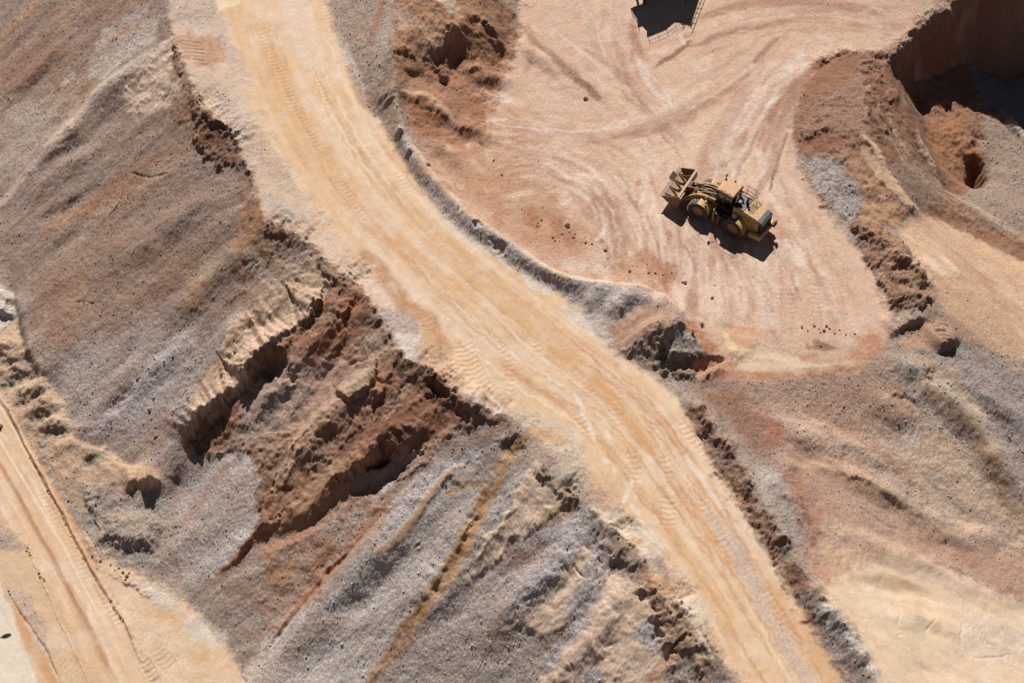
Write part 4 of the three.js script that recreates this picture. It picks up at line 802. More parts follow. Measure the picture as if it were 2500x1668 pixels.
// tyre marks
for (const [t, w, d] of [
  ['625 55 654 118 682 171 704 221 721 264 754 314 786 380', 26, .05], ['770 170 790 220 805 262', 22, .035], ['968 418 990 448 1011 479', 24, .045], ['829 439 855 480 879 518', 22, .035], ['868 505 900 545', 22, .03],
  ['1124 830 1140 870 1152 898 1172 935 1200 968', 46, .06], ['1036 768 1046 790 1050 810', 36, .05], ['1214 835 1238 868 1246 905 1246 980', 24, .045], ['1304 829 1321 864', 22, .04], ['1407 1005 1424 1040 1432 1064', 26, .05],
  ['1480 925 1500 964 1512 1050', 22, .035], ['1618 1110 1628 1140 1630 1170', 24, .05], ['1540 1100 1552 1150 1550 1180', 30, .045], ['1632 1210 1630 1290', 34, .05], ['1707 1215 1757 1308 1805 1400', 24, .045], ['1655 1018 1672 1045 1690 1075 1728 1120 1775 1200', 20, .06],
  ['1175 540 1200 600 1240 640', 18, .03], ['1280 590 1330 640 1360 640', 18, .03], ['1240 560 1262 600 1300 650', 20, .03], ['787 0 800 40 812 60', 20, .06], ['1925 680 1930 760 1932 790', 26, .04], ['1990 690 1996 780', 30, .035], ['1900 690 1892 780', 22, .035],
  ['245 1445 280 1500 308 1530', 26, .07], ['340 1600 365 1640 380 1670', 28, .07], ['380 1580 400 1610 420 1640', 40, .05], ['345 1540 380 1560 420 1570', 30, .04], ['130 1600 170 1620 200 1640', 40, .035], ['95 1180 170 1320 235 1440', 30, .03], ['1860 1440 1900 1500 1930 1560', 26, .035], ['1400 900 1440 950 1470 990', 24, .035], ['1060 850 1075 890 1100 920', 34, .035]])
  tread(w, d * 1.15, t);
// roughness: lumps where the ground is broken, run-out streaks on the slopes, grit everywhere
{
  const a = ground('800 640 230 1100'), L = Math.hypot(a[1][0] - a[0][0], a[1][1] - a[0][1]), ux = (a[1][0] - a[0][0]) / L, uz = (a[1][1] - a[0][1]) / L;
  for (let j = 0; j < NZ; j++) for (let i = 0; i < NX; i++) {
    const o = j * NX + i, x = X0 + i * CELL, z = Z0 + j * CELL, l = lump[o], g = grain[o];
    const u = x * ux + z * uz, v = -x * uz + z * ux, wx = x + 0.5 * noise(x * 0.6, z * 0.6), wz = z + 0.5 * noise(x * 0.6 + 50, z * 0.6);
    let h = 0;
    if (l > 0.02) h += l * (sstep(.55, .8, l) * 0.8 * ridged(wx / 4.6 + 3, wz / 3.6, 2) + 0.45 * ridged(wx / 2.6, wz / 2.6, 2) + 0.42 * fbm(wx / 1.1, wz / 1.1, 3, 0.6) + 0.15 * ridged(wx * 1.7, wz * 1.7, 3) + 0.07 * noise(x * 4.6, z * 4.6) + 0.07 * (hash(i, j) - 0.5));
    const slope = sstep(-1.2, -2.5, hgt[o]) * (x < 10 ? 1 : 0.5) * g;
    if (slope > 0.01) h += slope * (0.62 * fold(u, v) + 0.05 * noise(u / 3 + 7, v / 0.8) + 0.06 * noise(x / 1.3, z / 1.3));
    h += g * (0.04 * noise(x * 1.6, z * 1.6) + 0.03 * noise(x * 4.1 + 9, z * 4.1) + 0.05 * (hash(i + 77, j + 13) - 0.5) + 0.04 * (hash((i >> 1) + 7, (j >> 1) + 3) - 0.5));
    h += 0.012 * noise(x * 2.5, z * 2.5) + 0.03 * noise(x * 0.5, z * 0.5);
    hgt[o] += h;
  }
}
const CATEGORY = { haul_road: 'road', access_road: 'road', gravel_berm: 'berm', quarry_pit: 'pit', loading_yard: 'yard', spoil_slope: 'slope', tailings_apron: 'slope', rock_outcrop: 'outcrop' };
const ZONES = [
  ['spoil_slope', 'long slope of tipped grey gravel and rust brown earth falling away from the haul road', null],
  ['loading_yard', 'pinkish yard of packed crushed rock swept by loader tracks', ['1290 -200 2420 -200 2400 -40 2330 12 2250 62 2200 116 2140 130 2060 125 1980 192 1932 290 1945 395 2010 508 2098 612 2158 715 2182 790 2110 905 1990 922 1850 935 1770 880 1700 790 1640 735 1560 690 1400 672 1262 598 1132 503 1042 408 1000 340 980 300 1000 215 1120 200 1250 165 1290 60']],
  ['tailings_apron', 'red and grey gravel aprons fanning away below the yard', ['1664 990 1690 940 1850 932 2080 910 2180 860 2190 790 2262 752 2330 820 2500 885 2800 1000 2800 1900 2290 1900 2140 1660 2000 1470 1850 1220 1760 1060']],
  ['sand_plain', 'tan plain of fine spread gravel under the dark pit', ['2205 560 2250 525 2300 540 2400 590 2500 640 2800 780 2800 1000 2500 885 2330 820 2262 752 2282 714 2217 621']],
  ['quarry_pit', 'deep steep-walled pit with a conical draw hole in orange gravel', ['2150 128 2200 116 2250 62 2330 10 2420 -60 2700 -250 2900 -200 2900 800 2500 640 2360 570 2245 512 2165 405 2115 320 2120 210']],
  ['rock_rib', 'broken brown rib of rock standing between yard and pit', ['2060 122 2150 128 2120 210 2115 320 2165 405 2245 512 2205 562 2217 621 2282 714 2258 752 2185 772 2096 607 2010 502 1952 392 1937 290 1982 192']],
  ['rock_outcrop', 'rugged brown outcrop with dark clefts above the yard', ['970 -200 1290 -200 1335 110 1255 180 1120 205 1000 216 972 216 960 150']],
  ['gravel_bank', 'grey gravel bank along the upper haul road', ['770 -200 972 -200 966 150 955 240 986 256 965 330 942 300 900 258 846 143 815 60 795 0']],
  ['gravel_berm', 'narrow grey gravel berm dividing haul road from loading yard', ['975 306 1000 330 1045 412 1135 509 1205 559 1265 601 1345 654 1405 677 1470 689 1545 698 1640 735 1720 790 1765 832 1778 896 1695 937 1614 915 1518 861 1420 742 1343 707 1239 646 1130 569 1010 420 965 352']],
  ['earth_berm', 'dark brown earth berm along the lower edge of the haul road', ['1672 992 1700 985 1760 1060 1830 1180 1900 1300 1960 1400 2040 1500 2140 1668 2270 1900 2200 1900 2022 1600 1922 1430 1852 1310 1782 1198 1702 1062']],
  ['haul_road', 'wide sandy orange haul road streaked by tyre tracks', ['430 -250 480 -60 540 0 562 100 590 200 640 290 700 400 740 468 800 540 862 612 930 690 985 750 1040 830 1090 885 1135 955 1240 1000 1330 1030 1390 1080 1420 1150 1500 1225 1580 1300 1630 1380 1690 1450 1735 1540 1795 1640 1900 1900 2200 1900 2022 1600 1942 1465 1862 1330 1782 1200 1702 1060 1666 985 1600 920 1520 870 1440 800 1400 740 1343 702 1239 643 1136 571 1040 470 960 350 900 260 850 150 800 0 760 -250']],
  ['access_road', 'pale sandy lower road with straight wheel ruts', ['-400 700 0 965 40 1020 130 1180 240 1390 310 1530 380 1700 480 1950 -400 1950']],
  ['tan_berm', 'row of tan dumped piles between the lower road and the spoil slope', ['-60 660 0 690 44 735 55 850 100 908 152 985 182 1070 240 1090 330 1140 402 1186 335 1205 250 1195 150 1165 90 1090 30 1010 0 965 -60 900']],
];
// ---------------------------------------------------------------- ground sheets
const tex = (() => {
  const TW = 2048, TH = Math.round(2048 * (Z1 - Z0) / (X1 - X0)), map = new Uint8Array(TW * TH * 4), bump = new Uint8Array(TW * TH * 4);
  const enc = new Uint8Array(4097); for (let k = 0; k <= 4096; k++) { const c = k / 4096; enc[k] = Math.round(255 * clamp(c <= 0.0031308 ? 12.92 * c : 1.055 * Math.pow(c, 1 / 2.4) - 0.055)); }
  for (let j = 0; j < TH; j++) for (let i = 0; i < TW; i++) {
    const x = X0 + (i + 0.5) / TW * (X1 - X0), z = Z0 + (j + 0.5) / TH * (Z1 - Z0);
    const fx = clamp((x - X0) / CELL, 0, NX - 1.001), fz = clamp((z - Z0) / CELL, 0, NZ - 1.001), a = Math.floor(fx), b = Math.floor(fz), u = fx - a, v = fz - b, o = b * NX + a;
    const w0 = (1 - u) * (1 - v), w1 = u * (1 - v), w2 = (1 - u) * v, w3 = u * v;
    const g = grain[o] * w0 + grain[o + 1] * w1 + grain[o + NX] * w2 + grain[o + NX + 1] * w3;
    const n1 = hash(i, j) - 0.5, n2 = hash((i >> 1) + 9000, (j >> 1)) - 0.5, n3 = noise(x * 3.2, z * 3.2), n4 = hash(i + 5000, j) - 0.5, n5 = noise(x * 1.1 + 40, z * 1.1), n6 = noise(x * 7 + 3, z * 7);
    const k = 1 + g * (0.5 * n1 + 0.42 * n2 + 0.22 * n6) + 0.07 * n3 + 0.10 * n5, t = g * 0.14 * (n4 + n2 * 0.7) + 0.03 * n5;
    const q = 4 * (j * TW + i);
    for (let c = 0; c < 3; c++) {
      const m = 3 * o + c, y = col[m] * w0 + col[m + 3] * w1 + col[m + 3 * NX] * w2 + col[m + 3 * NX + 3] * w3;
      map[q + c] = enc[Math.round(4096 * clamp(y * k * (1 + (1 - c) * t)))];
    }
    map[q + 3] = 255;
    bump[q] = bump[q + 1] = bump[q + 2] = Math.round(255 * clamp(0.5 + (0.15 + 0.85 * g) * (0.45 * n2 + 0.3 * (hash(i + 700, j + 77) - 0.5) + 0.5 * n6)));
    bump[q + 3] = 255;
  }
  const make = (d, srgb) => { const t = new THREE.DataTexture(d, TW, TH, THREE.RGBAFormat); t.magFilter = THREE.LinearFilter; t.minFilter = THREE.LinearMipmapLinearFilter; t.generateMipmaps = true; t.wrapS = t.wrapT = THREE.ClampToEdgeWrapping; if (srgb) t.colorSpace = THREE.SRGBColorSpace; t.needsUpdate = true; return t; };
  return { map: make(map, true), bump: make(bump, false) };
})();
const groundMat = new THREE.MeshStandardMaterial({ map: tex.map, bumpMap: tex.bump, bumpScale: 0.03, roughness: 1, metalness: 0 });
groundMat.name = 'crushed rock and earth';
const zone = new Uint8Array(NX * NZ);
ZONES.forEach(([, , polys], k) => { for (const t of polys || []) { const p = ground(t), s = k * 3.1; each(p, 0.6, (o, x, z) => { if (insideDist(p, x, z) + 0.4 * noise(x * 0.9 + s, z * 0.9) > 0) zone[o] = k; }); } });
const nrm = new Float32Array(NX * NZ * 3);
for (let j = 0; j < NZ; j++) for (let i = 0; i < NX; i++) {
  const o = j * NX + i, a = hgt[i ? o - 1 : o], b = hgt[i < NX - 1 ? o + 1 : o], c = hgt[j ? o - NX : o], d = hgt[j < NZ - 1 ? o + NX : o];
  const nx = (a - b) / (2 * CELL), nz = (c - d) / (2 * CELL), l = 1 / Math.hypot(nx, 1, nz);
  nrm[3 * o] = nx * l; nrm[3 * o + 1] = l; nrm[3 * o + 2] = nz * l;
}
ZONES.forEach(([name, label], k) => {
  const back = new Int32Array(NX * NZ).fill(-1), pos = [], nor = [], uv = [], idx = [];
  const vert = o => { if (back[o] < 0) { back[o] = pos.length / 3; const i = o % NX, j = (o - i) / NX; pos.push(X0 + i * CELL, hgt[o], Z0 + j * CELL); nor.push(nrm[3 * o], nrm[3 * o + 1], nrm[3 * o + 2]); uv.push(i / (NX - 1), j / (NZ - 1)); } return back[o]; };
  for (let j = 0; j < NZ - 1; j++) for (let i = 0; i < NX - 1; i++) {
    const o = j * NX + i; if (zone[o] !== k) continue;
    const a = vert(o), b = vert(o + 1), c = vert(o + NX), d = vert(o + NX + 1);
    if ((i + j) & 1) idx.push(a, c, b, b, c, d); else idx.push(a, c, d, a, d, b);
  }
  if (!idx.length) return;
  const geo = new THREE.BufferGeometry();
  geo.setAttribute('position', new THREE.BufferAttribute(new Float32Array(pos), 3));
  geo.setAttribute('normal', new THREE.BufferAttribute(new Float32Array(nor), 3));
  geo.setAttribute('uv', new THREE.BufferAttribute(new Float32Array(uv), 2));
  geo.setIndex(new THREE.BufferAttribute(new Uint32Array(idx), 1));
  const m = new THREE.Mesh(geo, groundMat); m.name = name; m.castShadow = m.receiveShadow = true;
  m.userData = { kind: 'structure', label, category: CATEGORY[name] || 'ground' };
  scene.add(m);
});
function heightAt(x, z) {
  const fx = clamp((x - X0) / CELL, 0, NX - 1.001), fz = clamp((z - Z0) / CELL, 0, NZ - 1.001), i = Math.floor(fx), j = Math.floor(fz), u = fx - i, v = fz - j, o = j * NX + i;
  return (hgt[o] * (1 - u) + hgt[o + 1] * u) * (1 - v) + (hgt[o + NX] * (1 - u) + hgt[o + NX + 1] * u) * v;
}
{ // the quarry going on round the part in view
  const xs = [], zs = [], ring = [0, 3, 8, 18, 40, 90, 200, 420];
  const edge = (lo, hi, out) => { for (const r of [...ring].reverse()) out.push(lo - r); const n = 40; for (let k = 1; k < n; k++) out.push(lo + (hi - lo) * k / n); for (const r of ring) out.push(hi + r); };
  edge(X0, X1, xs); edge(Z0, Z1, zs);
  const pos = [], idx = [], cl = [], c0 = look('c9a184'), w = xs.length;
  for (const z of zs) for (const x of xs) {
    const inside = x >= X0 && x <= X1 && z >= Z0 && z <= Z1, ex = clamp(x, X0, X1), ez = clamp(z, Z0, Z1), far = Math.hypot(x - ex, z - ez);
    pos.push(x, heightAt(ex, ez) - (inside ? 0.02 : 0) + (inside ? 0 : Math.min(1, far / 20) * 3 * fbm(x * 0.02, z * 0.02)), z);
    const k = 0.85 + 0.4 * fbm(x * 0.05 + 9, z * 0.05); cl.push(c0[0] * k, c0[1] * k, c0[2] * k);
  }
  for (let j = 0; j < zs.length - 1; j++) for (let i = 0; i < w - 1; i++) {
    if (xs[i] >= X0 && xs[i + 1] <= X1 && zs[j] >= Z0 && zs[j + 1] <= Z1) continue;
    const a = j * w + i; idx.push(a, a + w, a + 1, a + 1, a + w, a + w + 1);
  }
  const g = new THREE.BufferGeometry(); g.setAttribute('position', new THREE.Float32BufferAttribute(pos, 3)); g.setAttribute('color', new THREE.Float32BufferAttribute(cl, 3)); g.setIndex(idx); g.computeVertexNormals();
  const m = new THREE.Mesh(g, new THREE.MeshStandardMaterial({ vertexColors: true, roughness: 1 })); m.name = 'terrain'; m.receiveShadow = m.castShadow = true;
  m.userData = { kind: 'structure', label: 'bare quarry terrain going on beyond the worked ground', category: 'terrain' }; scene.add(m);
}
// ================================================================ things
const taken = {};
function numbered(n) { const k = taken[n] = (taken[n] ?? -1) + 1; return k ? `${n}_${String(k).padStart(3, '0')}` : n; }
function thing(name, label, category, group) { const o = new THREE.Group(); o.name = numbered(name); o.userData = { label, category }; if (group) o.userData.group = group; scene.add(o); return o; }
const clean = g => { const q = g.index ? g.toNonIndexed() : g; for (const k of Object.keys(q.attributes)) if (!['position', 'normal', 'uv'].includes(k)) q.deleteAttribute(k); return q; };
function part(name, geos, mat, parent, M) {
  const list = (Array.isArray(geos) ? geos : [geos]).map(clean), g = list.length > 1 ? mergeGeometries(list) : list[0];
  if (M) g.applyMatrix4(M);
  const m = new THREE.Mesh(g, mat); m.name = name; m.castShadow = m.receiveShadow = true; parent.add(m); return m;
}
const box = (x0, x1, y0, y1, z0, z1, r = 0.03) => { const g = r ? new RoundedBoxGeometry(x1 - x0, y1 - y0, z1 - z0, 2, Math.min(r, (x1 - x0) / 2.1, (y1 - y0) / 2.1, (z1 - z0) / 2.1)) : new THREE.BoxGeometry(x1 - x0, y1 - y0, z1 - z0); g.translate((x0 + x1) / 2, (y0 + y1) / 2, (z0 + z1) / 2); return g; };
const V = (x, y, z) => new THREE.Vector3(x, y, z);
function rod(a, b, r, r2 = r, n = 10) { const g = new THREE.CylinderGeometry(r2, r, a.distanceTo(b), n, 1); g.applyQuaternion(new THREE.Quaternion().setFromUnitVectors(V(0, 1, 0), b.clone().sub(a).normalize())); g.translate((a.x + b.x) / 2, (a.y + b.y) / 2, (a.z + b.z) / 2); return g; }
const pipe = (pts, r, n = 24) => new THREE.TubeGeometry(new THREE.CatmullRomCurve3(pts), n, r, 6);
function bent(pts, r) { const g = []; for (let k = 1; k < pts.length; k++) { g.push(rod(pts[k - 1], pts[k], r, r, 7)); g.push(new THREE.SphereGeometry(r * 1.02, 7, 5).translate(pts[k].x, pts[k].y, pts[k].z)); } return g; }
function prism(pts, z0, z1, bevel = 0.03) { // side profile in x, y
  const s = new THREE.Shape(pts.map(p => new THREE.Vector2(p[0], p[1])));
  const g = new THREE.ExtrudeGeometry(s, { depth: z1 - z0 - 2 * bevel, bevelEnabled: bevel > 0, bevelSize: bevel, bevelThickness: bevel, bevelSegments: 2, bevelOffset: -bevel, curveSegments: 8 });
  g.translate(0, 0, z0 + bevel); return g;
}
function arcPanel(cx, cy, r0, r1, a0, a1, z0, z1) {
  const s = new THREE.Shape(), n = 14;
  for (let k = 0; k <= n; k++) { const a = a0 + (a1 - a0) * k / n; s[k ? 'lineTo' : 'moveTo'](cx + r1 * Math.cos(a), cy + r1 * Math.sin(a)); }
  for (let k = n; k >= 0; k--) { const a = a0 + (a1 - a0) * k / n; s.lineTo(cx + r0 * Math.cos(a), cy + r0 * Math.sin(a)); }
  const g = new THREE.ExtrudeGeometry(s, { depth: z1 - z0, bevelEnabled: false }); g.translate(0, 0, z0); return g;
}
const grime = (() => { // dust and scratches on painted steel
  const n = 256, d = new Uint8Array(n * n * 4);
  for (let j = 0; j < n; j++) for (let i = 0; i < n; i++) {
    const k = clamp(0.92 + 0.14 * fbm(i / 60, j / 60, 4, 0.6) + 0.03 * (hash(i, j) - 0.5)), o = 4 * (j * n + i);
    d[o] = 255 * clamp(k * 1.0); d[o + 1] = 255 * clamp(k * 0.985); d[o + 2] = 255 * clamp(k * 0.96); d[o + 3] = 255;
  }
  const t = new THREE.DataTexture(d, n, n, THREE.RGBAFormat); t.colorSpace = THREE.SRGBColorSpace; t.wrapS = t.wrapT = THREE.RepeatWrapping; t.magFilter = THREE.LinearFilter; t.minFilter = THREE.LinearMipmapLinearFilter; t.generateMipmaps = true; t.needsUpdate = true; return t;
})();
const mat = (tone, roughness = 0.7, metalness = 0, extra = {}) => new THREE.MeshPhysicalMaterial({ color: Array.isArray(tone) ? new THREE.Color().setRGB(...tone) : new THREE.Color('#' + tone), roughness, metalness, map: grime, ...extra });
const M = {
  yellow: mat([.56, .35, .12], .6), dusty: mat([.57, .37, .21], .85), ochre: mat([.46, .27, .1], .8), steel: mat([.5, .36, .24], .85), worn: mat([.54, .42, .31], .75), brown: mat('6e4a34', .8),
  black: mat('1b1a1b', .45), dark: mat('2a2625', .7), grey: mat('5c6064', .55), lightgrey: mat('a5a39f', .6), chrome: mat('c9c4cc', .2, 1), rubber: mat('4b4440', .95), tread: mat('8d867e', 1), glass: mat('0c1116', .08, 0, { clearcoat: 1, clearcoatRoughness: .05, map: null }),
  white: mat('d9d4cb', .7), amber: mat('c9711c', .3), panel: mat('4a4d55', .25, .2), rust: mat([.25, .135, .08], .85),
};
const padY = 0.3;
// ---------------------------------------------------------------- the wheel loader
{
  const R = 0.92, A = onPlane(1700.7, 514.8, padY + R), B = onPlane(1790.2, 559.5, padY + R);
  const dx = A[0] - B[0], dz = A[1] - B[1], WB = Math.hypot(dx, dz), turn = Math.atan2(-dz, dx), side = 1.6;
  const cx = (A[0] + B[0]) / 2 + Math.sin(turn) * side, cz = (A[1] + B[1]) / 2 + Math.cos(turn) * side;
  const L = thing('wheel_loader', 'dusty yellow articulated wheel loader with a wide open bucket parked on the yard', 'wheel loader');
  let gy = 0; for (const [a, b] of [[1, 1], [1, -1], [-1, 1], [-1, -1]]) { const lx = a * WB / 2, lz = b * 1.22; gy += heightAt(cx + lx * Math.cos(turn) + lz * Math.sin(turn), cz - lx * Math.sin(turn) + lz * Math.cos(turn)) / 4; }
  L.position.set(cx, gy - 0.02, cz); L.rotation.y = turn;
  const bend = 3.5 * Math.PI / 180, FR = new THREE.Matrix4().makeRotationY(bend), RE = new THREE.Matrix4().makeRotationY(-bend), h = WB / 2;
  // wheels
  const prof = [[.5, -.3], [.56, -.36], [.72, -.375], [.84, -.36], [.88, -.31], [.885, 0], [.88, .31], [.84, .36], [.72, .375], [.56, .36], [.5, .3]].map(p => new THREE.Vector2(p[0], p[1]));
  const carcass = new THREE.LatheGeometry(prof, 40).rotateX(Math.PI / 2), lugs = [];
  for (let k = 0; k < 26; k++) for (const s of [-1, 1]) {
    const g = new THREE.BoxGeometry(.07, .11, .36); g.rotateX(0); g.rotateY(s * .5); g.translate(0, .895, s * .17); g.rotateZ((k + (s > 0 ? .5 : 0)) / 26 * Math.PI * 2); lugs.push(g);
  }
  const rimProf = [[0, .16], [.14, .17], [.17, .12], [.3, .1], [.36, .16], [.47, .2], [.53, .28], [.53, .3]].map(p => new THREE.Vector2(p[0], p[1]));
  const rim1 = new THREE.LatheGeometry(rimProf, 32).rotateX(Math.PI / 2);
  const bolts = []; for (let k = 0; k < 12; k++) bolts.push(new THREE.CylinderGeometry(.022, .022, .05, 6).rotateX(Math.PI / 2).translate(.23 * Math.cos(k * Math.PI / 6), .23 * Math.sin(k * Math.PI / 6), .12));
  const tyreGeo = clean(carcass.clone()), lugGeo = mergeGeometries(lugs.map(clean)), rimGeo = mergeGeometries([clean(rim1), ...bolts.map(clean)]);
  for (const [fx, s] of [[1, -1], [1, 1], [-1, -1], [-1, 1]]) {
    const m = new THREE.Mesh(tyreGeo, M.rubber); m.name = 'wheel'; m.castShadow = m.receiveShadow = true;
    const p = V(fx * h, R, s * 1.225).applyMatrix4(fx > 0 ? FR : RE); m.position.copy(p); m.rotation.y = (fx > 0 ? bend : -bend); m.rotation.z = fx * .11 + s * .05; L.add(m);
    const t = new THREE.Mesh(lugGeo, M.tread); t.name = 'tread'; t.castShadow = true; m.add(t);
    for (const e of [-1, 1]) { const r = new THREE.Mesh(rimGeo, M.ochre); r.name = e === s ? 'rim' : 'inner_rim'; if (e < 0) r.rotation.y = Math.PI; r.castShadow = true; m.add(r); }
  }
  part('axle', [rod(V(h, R, -1), V(h, R, 1), .16), box(h - .3, h + .3, R - .28, R + .25, -.3, .3, .1)], M.dark, L, FR);
  part('axle', [rod(V(-h, R, -1), V(-h, R, 1), .16), box(-h - .3, -h + .3, R - .28, R + .25, -.3, .3, .1)], M.dark, L, RE);
  // rear frame, hood
  part('rear_frame', [box(-3.4, -.25, .8, 1.3, -.5, .5), box(-.5, .1, .7, 1.5, -.22, .22)], M.dark, L, RE);
  const hood = part('hood', [prism([[-1.15, 1.25], [-1.15, 2.66], [-2.1, 2.66], [-3.62, 2.48], [-3.72, 2.3], [-3.72, 1.2]], -.8, .8, .07)], M.yellow, L, RE);
  part('hood_top', prism([[-2.12, 2.64], [-2.12, 2.685], [-3.55, 2.515], [-3.55, 2.46]], -.76, .76, .02), M.dusty, hood, RE);
  part('air_inlet_panel', [box(-2.08, -1.18, 2.655, 2.7, -.68, .68, .015), box(-2.1, -2.06, 2.66, 2.74, -.72, .72, .01), box(-2.1, -1.16, 2.66, 2.74, -.74, -.7, .01), box(-2.1, -1.16, 2.66, 2.74, .7, .74, .01)], M.black, hood, RE);
  part('inlet_screen', [0, 1, 2, 3].map(k => box(-1.98 + k * .2, -1.84 + k * .2, 2.7, 2.708, -.6, .6, 0)), M.panel, hood, RE);
  part('louvre', [...Array(7).keys()].map(k => { const x = -2.32 - k * .085; return box(x - .024, x + .024, 2.6 - k * .0105 + .038, 2.6 - k * .0105 + .06, -.5, .5, 0).translate(0, .005, 0); }), M.dark, hood, RE);
  for (const s of [-1, 1]) part('side_door', box(-3.5, -2.35, 1.42, 2.34, s * .8 - .02, s * .8 + .02, .015), M.ochre, hood, RE);
  const cap = part('rear_cap', prism([[-3.5, 2.44], [-3.52, 2.53], [-3.86, 2.46], [-4.06, 2.3], [-4.06, 2.2], [-3.6, 2.2]], -.82, .82, .05), M.grey, L, RE);
  part('rear_grille', [prism([[-3.66, 1.15], [-3.66, 2.3], [-4.04, 2.22], [-4.02, 1.15]], -.82, .82, .05), ...[...Array(8).keys()].map(k => box(-4.07, -4.02, 1.25 + k * .115, 1.3 + k * .115, -.7, .7, .01))], M.black, L, RE);
  part('counterweight', [prism([[-3.2, .7], [-3.2, 1.22], [-4.15, 1.22], [-4.28, 1.1], [-4.2, .68]], -1.2, 1.2, .08), box(-3.6, -3.1, .75, 1.2, -1.3, 1.3, .06)], M.yellow, L, RE);
  part('rear_bracket', [box(-4.5, -4.2, 1.05, 1.3, .55, .72), box(-4.55, -4.42, 1.2, 1.75, .6, .9), rod(V(-4.2, 1.2, .3), V(-4.5, 1.4, .7), .05)], M.brown, L, RE);
  part('step', [...bent([V(-3.35, .95, -1.3), V(-3.35, .45, -1.42), V(-2.95, .45, -1.42), V(-2.95, .95, -1.3)], .03), box(-3.36, -2.94, .42, .46, -1.52, -1.36, .01)], M.brown, L, RE);
  for (const s of [-1, 1]) {
    const z0 = s < 0 ? -1.6 : .82, z1 = s < 0 ? -.82 : 1.6;
    part('fender', [arcPanel(-h, R, 1.04, 1.09, Math.PI * .55, Math.PI * 1.0, z0, z1), arcPanel(-h, R, 1.0, 1.5, Math.PI * .62, Math.PI * .98, s < 0 ? -.9 : .82, s < 0 ? -.82 : .9)], M.yellow, L, RE);
    part('mudguard_frame', bent([V(-.75, 1.0, s * 1.5), V(-.7, 1.95, s * 1.5), V(-1.1, 2.1, s * 1.5), V(-1.9, 2.1, s * 1.45)], .035), M.black, L, RE);
    part('walkway', [box(-1.2, .25, 1.5, 1.58, s < 0 ? -1.5 : .78, s < 0 ? -.78 : 1.5, .01), box(-1.25, -.2, .9, 1.5, s < 0 ? -1.3 : .78, s < 0 ? -.78 : 1.3, .04)], M.dark, L, RE);
    part('ladder', [...bent([V(.12, 1.55, s * 1.5), V(.1, .5, s * 1.55)], .035), ...bent([V(-.35, 1.55, s * 1.5), V(-.37, .5, s * 1.55)], .035), ...[0, 1, 2].map(k => box(-.36, .1, .52 + k * .33, .56 + k * .33, s * 1.53 - .09, s * 1.53 + .09, .01))], M.ochre, L, RE);
    part('ladder_post', box(.16, .24, .55, 1.95, s * 1.42 - .1, s * 1.42 + .1, .02), M.yellow, L, RE);
  }
  part('battery_box', [box(-1.75, -1.35, 1.7, 2.05, -1.15, -.85, .03), box(-1.7, -1.4, 2.05, 2.12, -1.1, -.9, .02)], M.white, L, RE);
  part('exhaust_stack', [box(-2.0, -1.84, 2.7, 3.25, .02, .3, .05), rod(V(-1.92, 3.2, .16), V(-1.98, 3.42, .16), .08)], M.black, L, RE);
  const pre = part('air_precleaner', [rod(V(-1.45, 2.68, -.28), V(-1.45, 3.0, -.28), .17, .2, 18)], M.black, L, RE);
  part('precleaner_cap', rod(V(-1.45, 3.0, -.28), V(-1.45, 3.1, -.28), .2, .17, 18), M.grey, pre, RE);
  // cab
  const cab = part('cab', [prism([[-.92, 1.58], [-.94, 3.5], [.36, 3.5], [.62, 2.6], [.52, 1.58]], -.72, .72, .04)], M.glass, L, RE);
  for (const [a, b] of [[-.93, -.95], [-.28, -.28], [.54, .38]]) for (const s of [-1, 1]) part('pillar', rod(V(a, 1.6, s * .72), V(b, 3.5, s * .72), .05, .05, 6), M.black, cab, RE);
  part('door_sill', [box(-.98, .58, 1.55, 1.95, -.76, .76, .02)], M.dark, cab, RE);
  const roof = part('roof', prism([[-1.02, 3.5], [-1.02, 3.66], [-.96, 3.74], [.4, 3.74], [.56, 3.66], [.56, 3.5]], -.8, .8, .06), M.dusty, L, RE);
  part('roof_rib', [...Array(5).keys()].map(k => box(-.8, .25, 3.732, 3.746, -.5 + k * .24, -.47 + k * .24, .004)), M.dusty, roof, RE);
  part('roof_trim', [box(-1.04, .58, 3.48, 3.54, -.83, -.78, .01), box(-1.04, .58, 3.48, 3.54, .78, .83, .01), box(-1.06, -1.01, 3.48, 3.54, -.83, .83, .01)], M.black, roof, RE);
  part('beacon', [rod(V(-.95, 3.3, .45), V(-1.2, 3.42, .45), .03), rod(V(-1.2, 3.4, .45), V(-1.2, 3.58, .45), .09, .08, 12)], M.amber, L, RE);
  part('roof_light', box(.42, .55, 3.66, 3.84, .4, .58, .02), M.dark, roof, RE); part('roof_light', box(-.3, -.18, 3.68, 3.84, .68, .8, .02), M.dark, roof, RE);
  for (const s of [-1, 1]) { const m = part('mirror', [box(.95, 1.05, 2.75, 3.1, s * 1.55 - .13, s * 1.55 + .13, .04)], M.lightgrey, L, RE); part('mirror_arm', bent([V(.5, 2.9, s * .72), V(.95, 2.95, s * 1.5)], .022), M.black, m, RE); }
  part('handrail', [...bent([V(-1.35, 2.7, .95), V(-1.35, 3.75, .95), V(-2.2, 3.7, .95), V(-2.2, 2.7, .95)], .022), ...bent([V(-1.35, 3.2, .95), V(-2.2, 3.2, .95)], .018), ...bent([V(-2.2, 3.7, .95), V(-2.45, 3.35, 1.1), V(-2.2, 3.2, .95), V(-2.4, 2.9, 1.1), V(-2.2, 2.75, .95)], .016)], M.black, L, RE);
  part('handrail', [...bent([V(.2, 1.9, -1.35), V(.2, 2.6, -1.38), V(-.9, 2.6, -1.38), V(-.9, 1.6, -1.38)], .02)], M.black, L, RE);
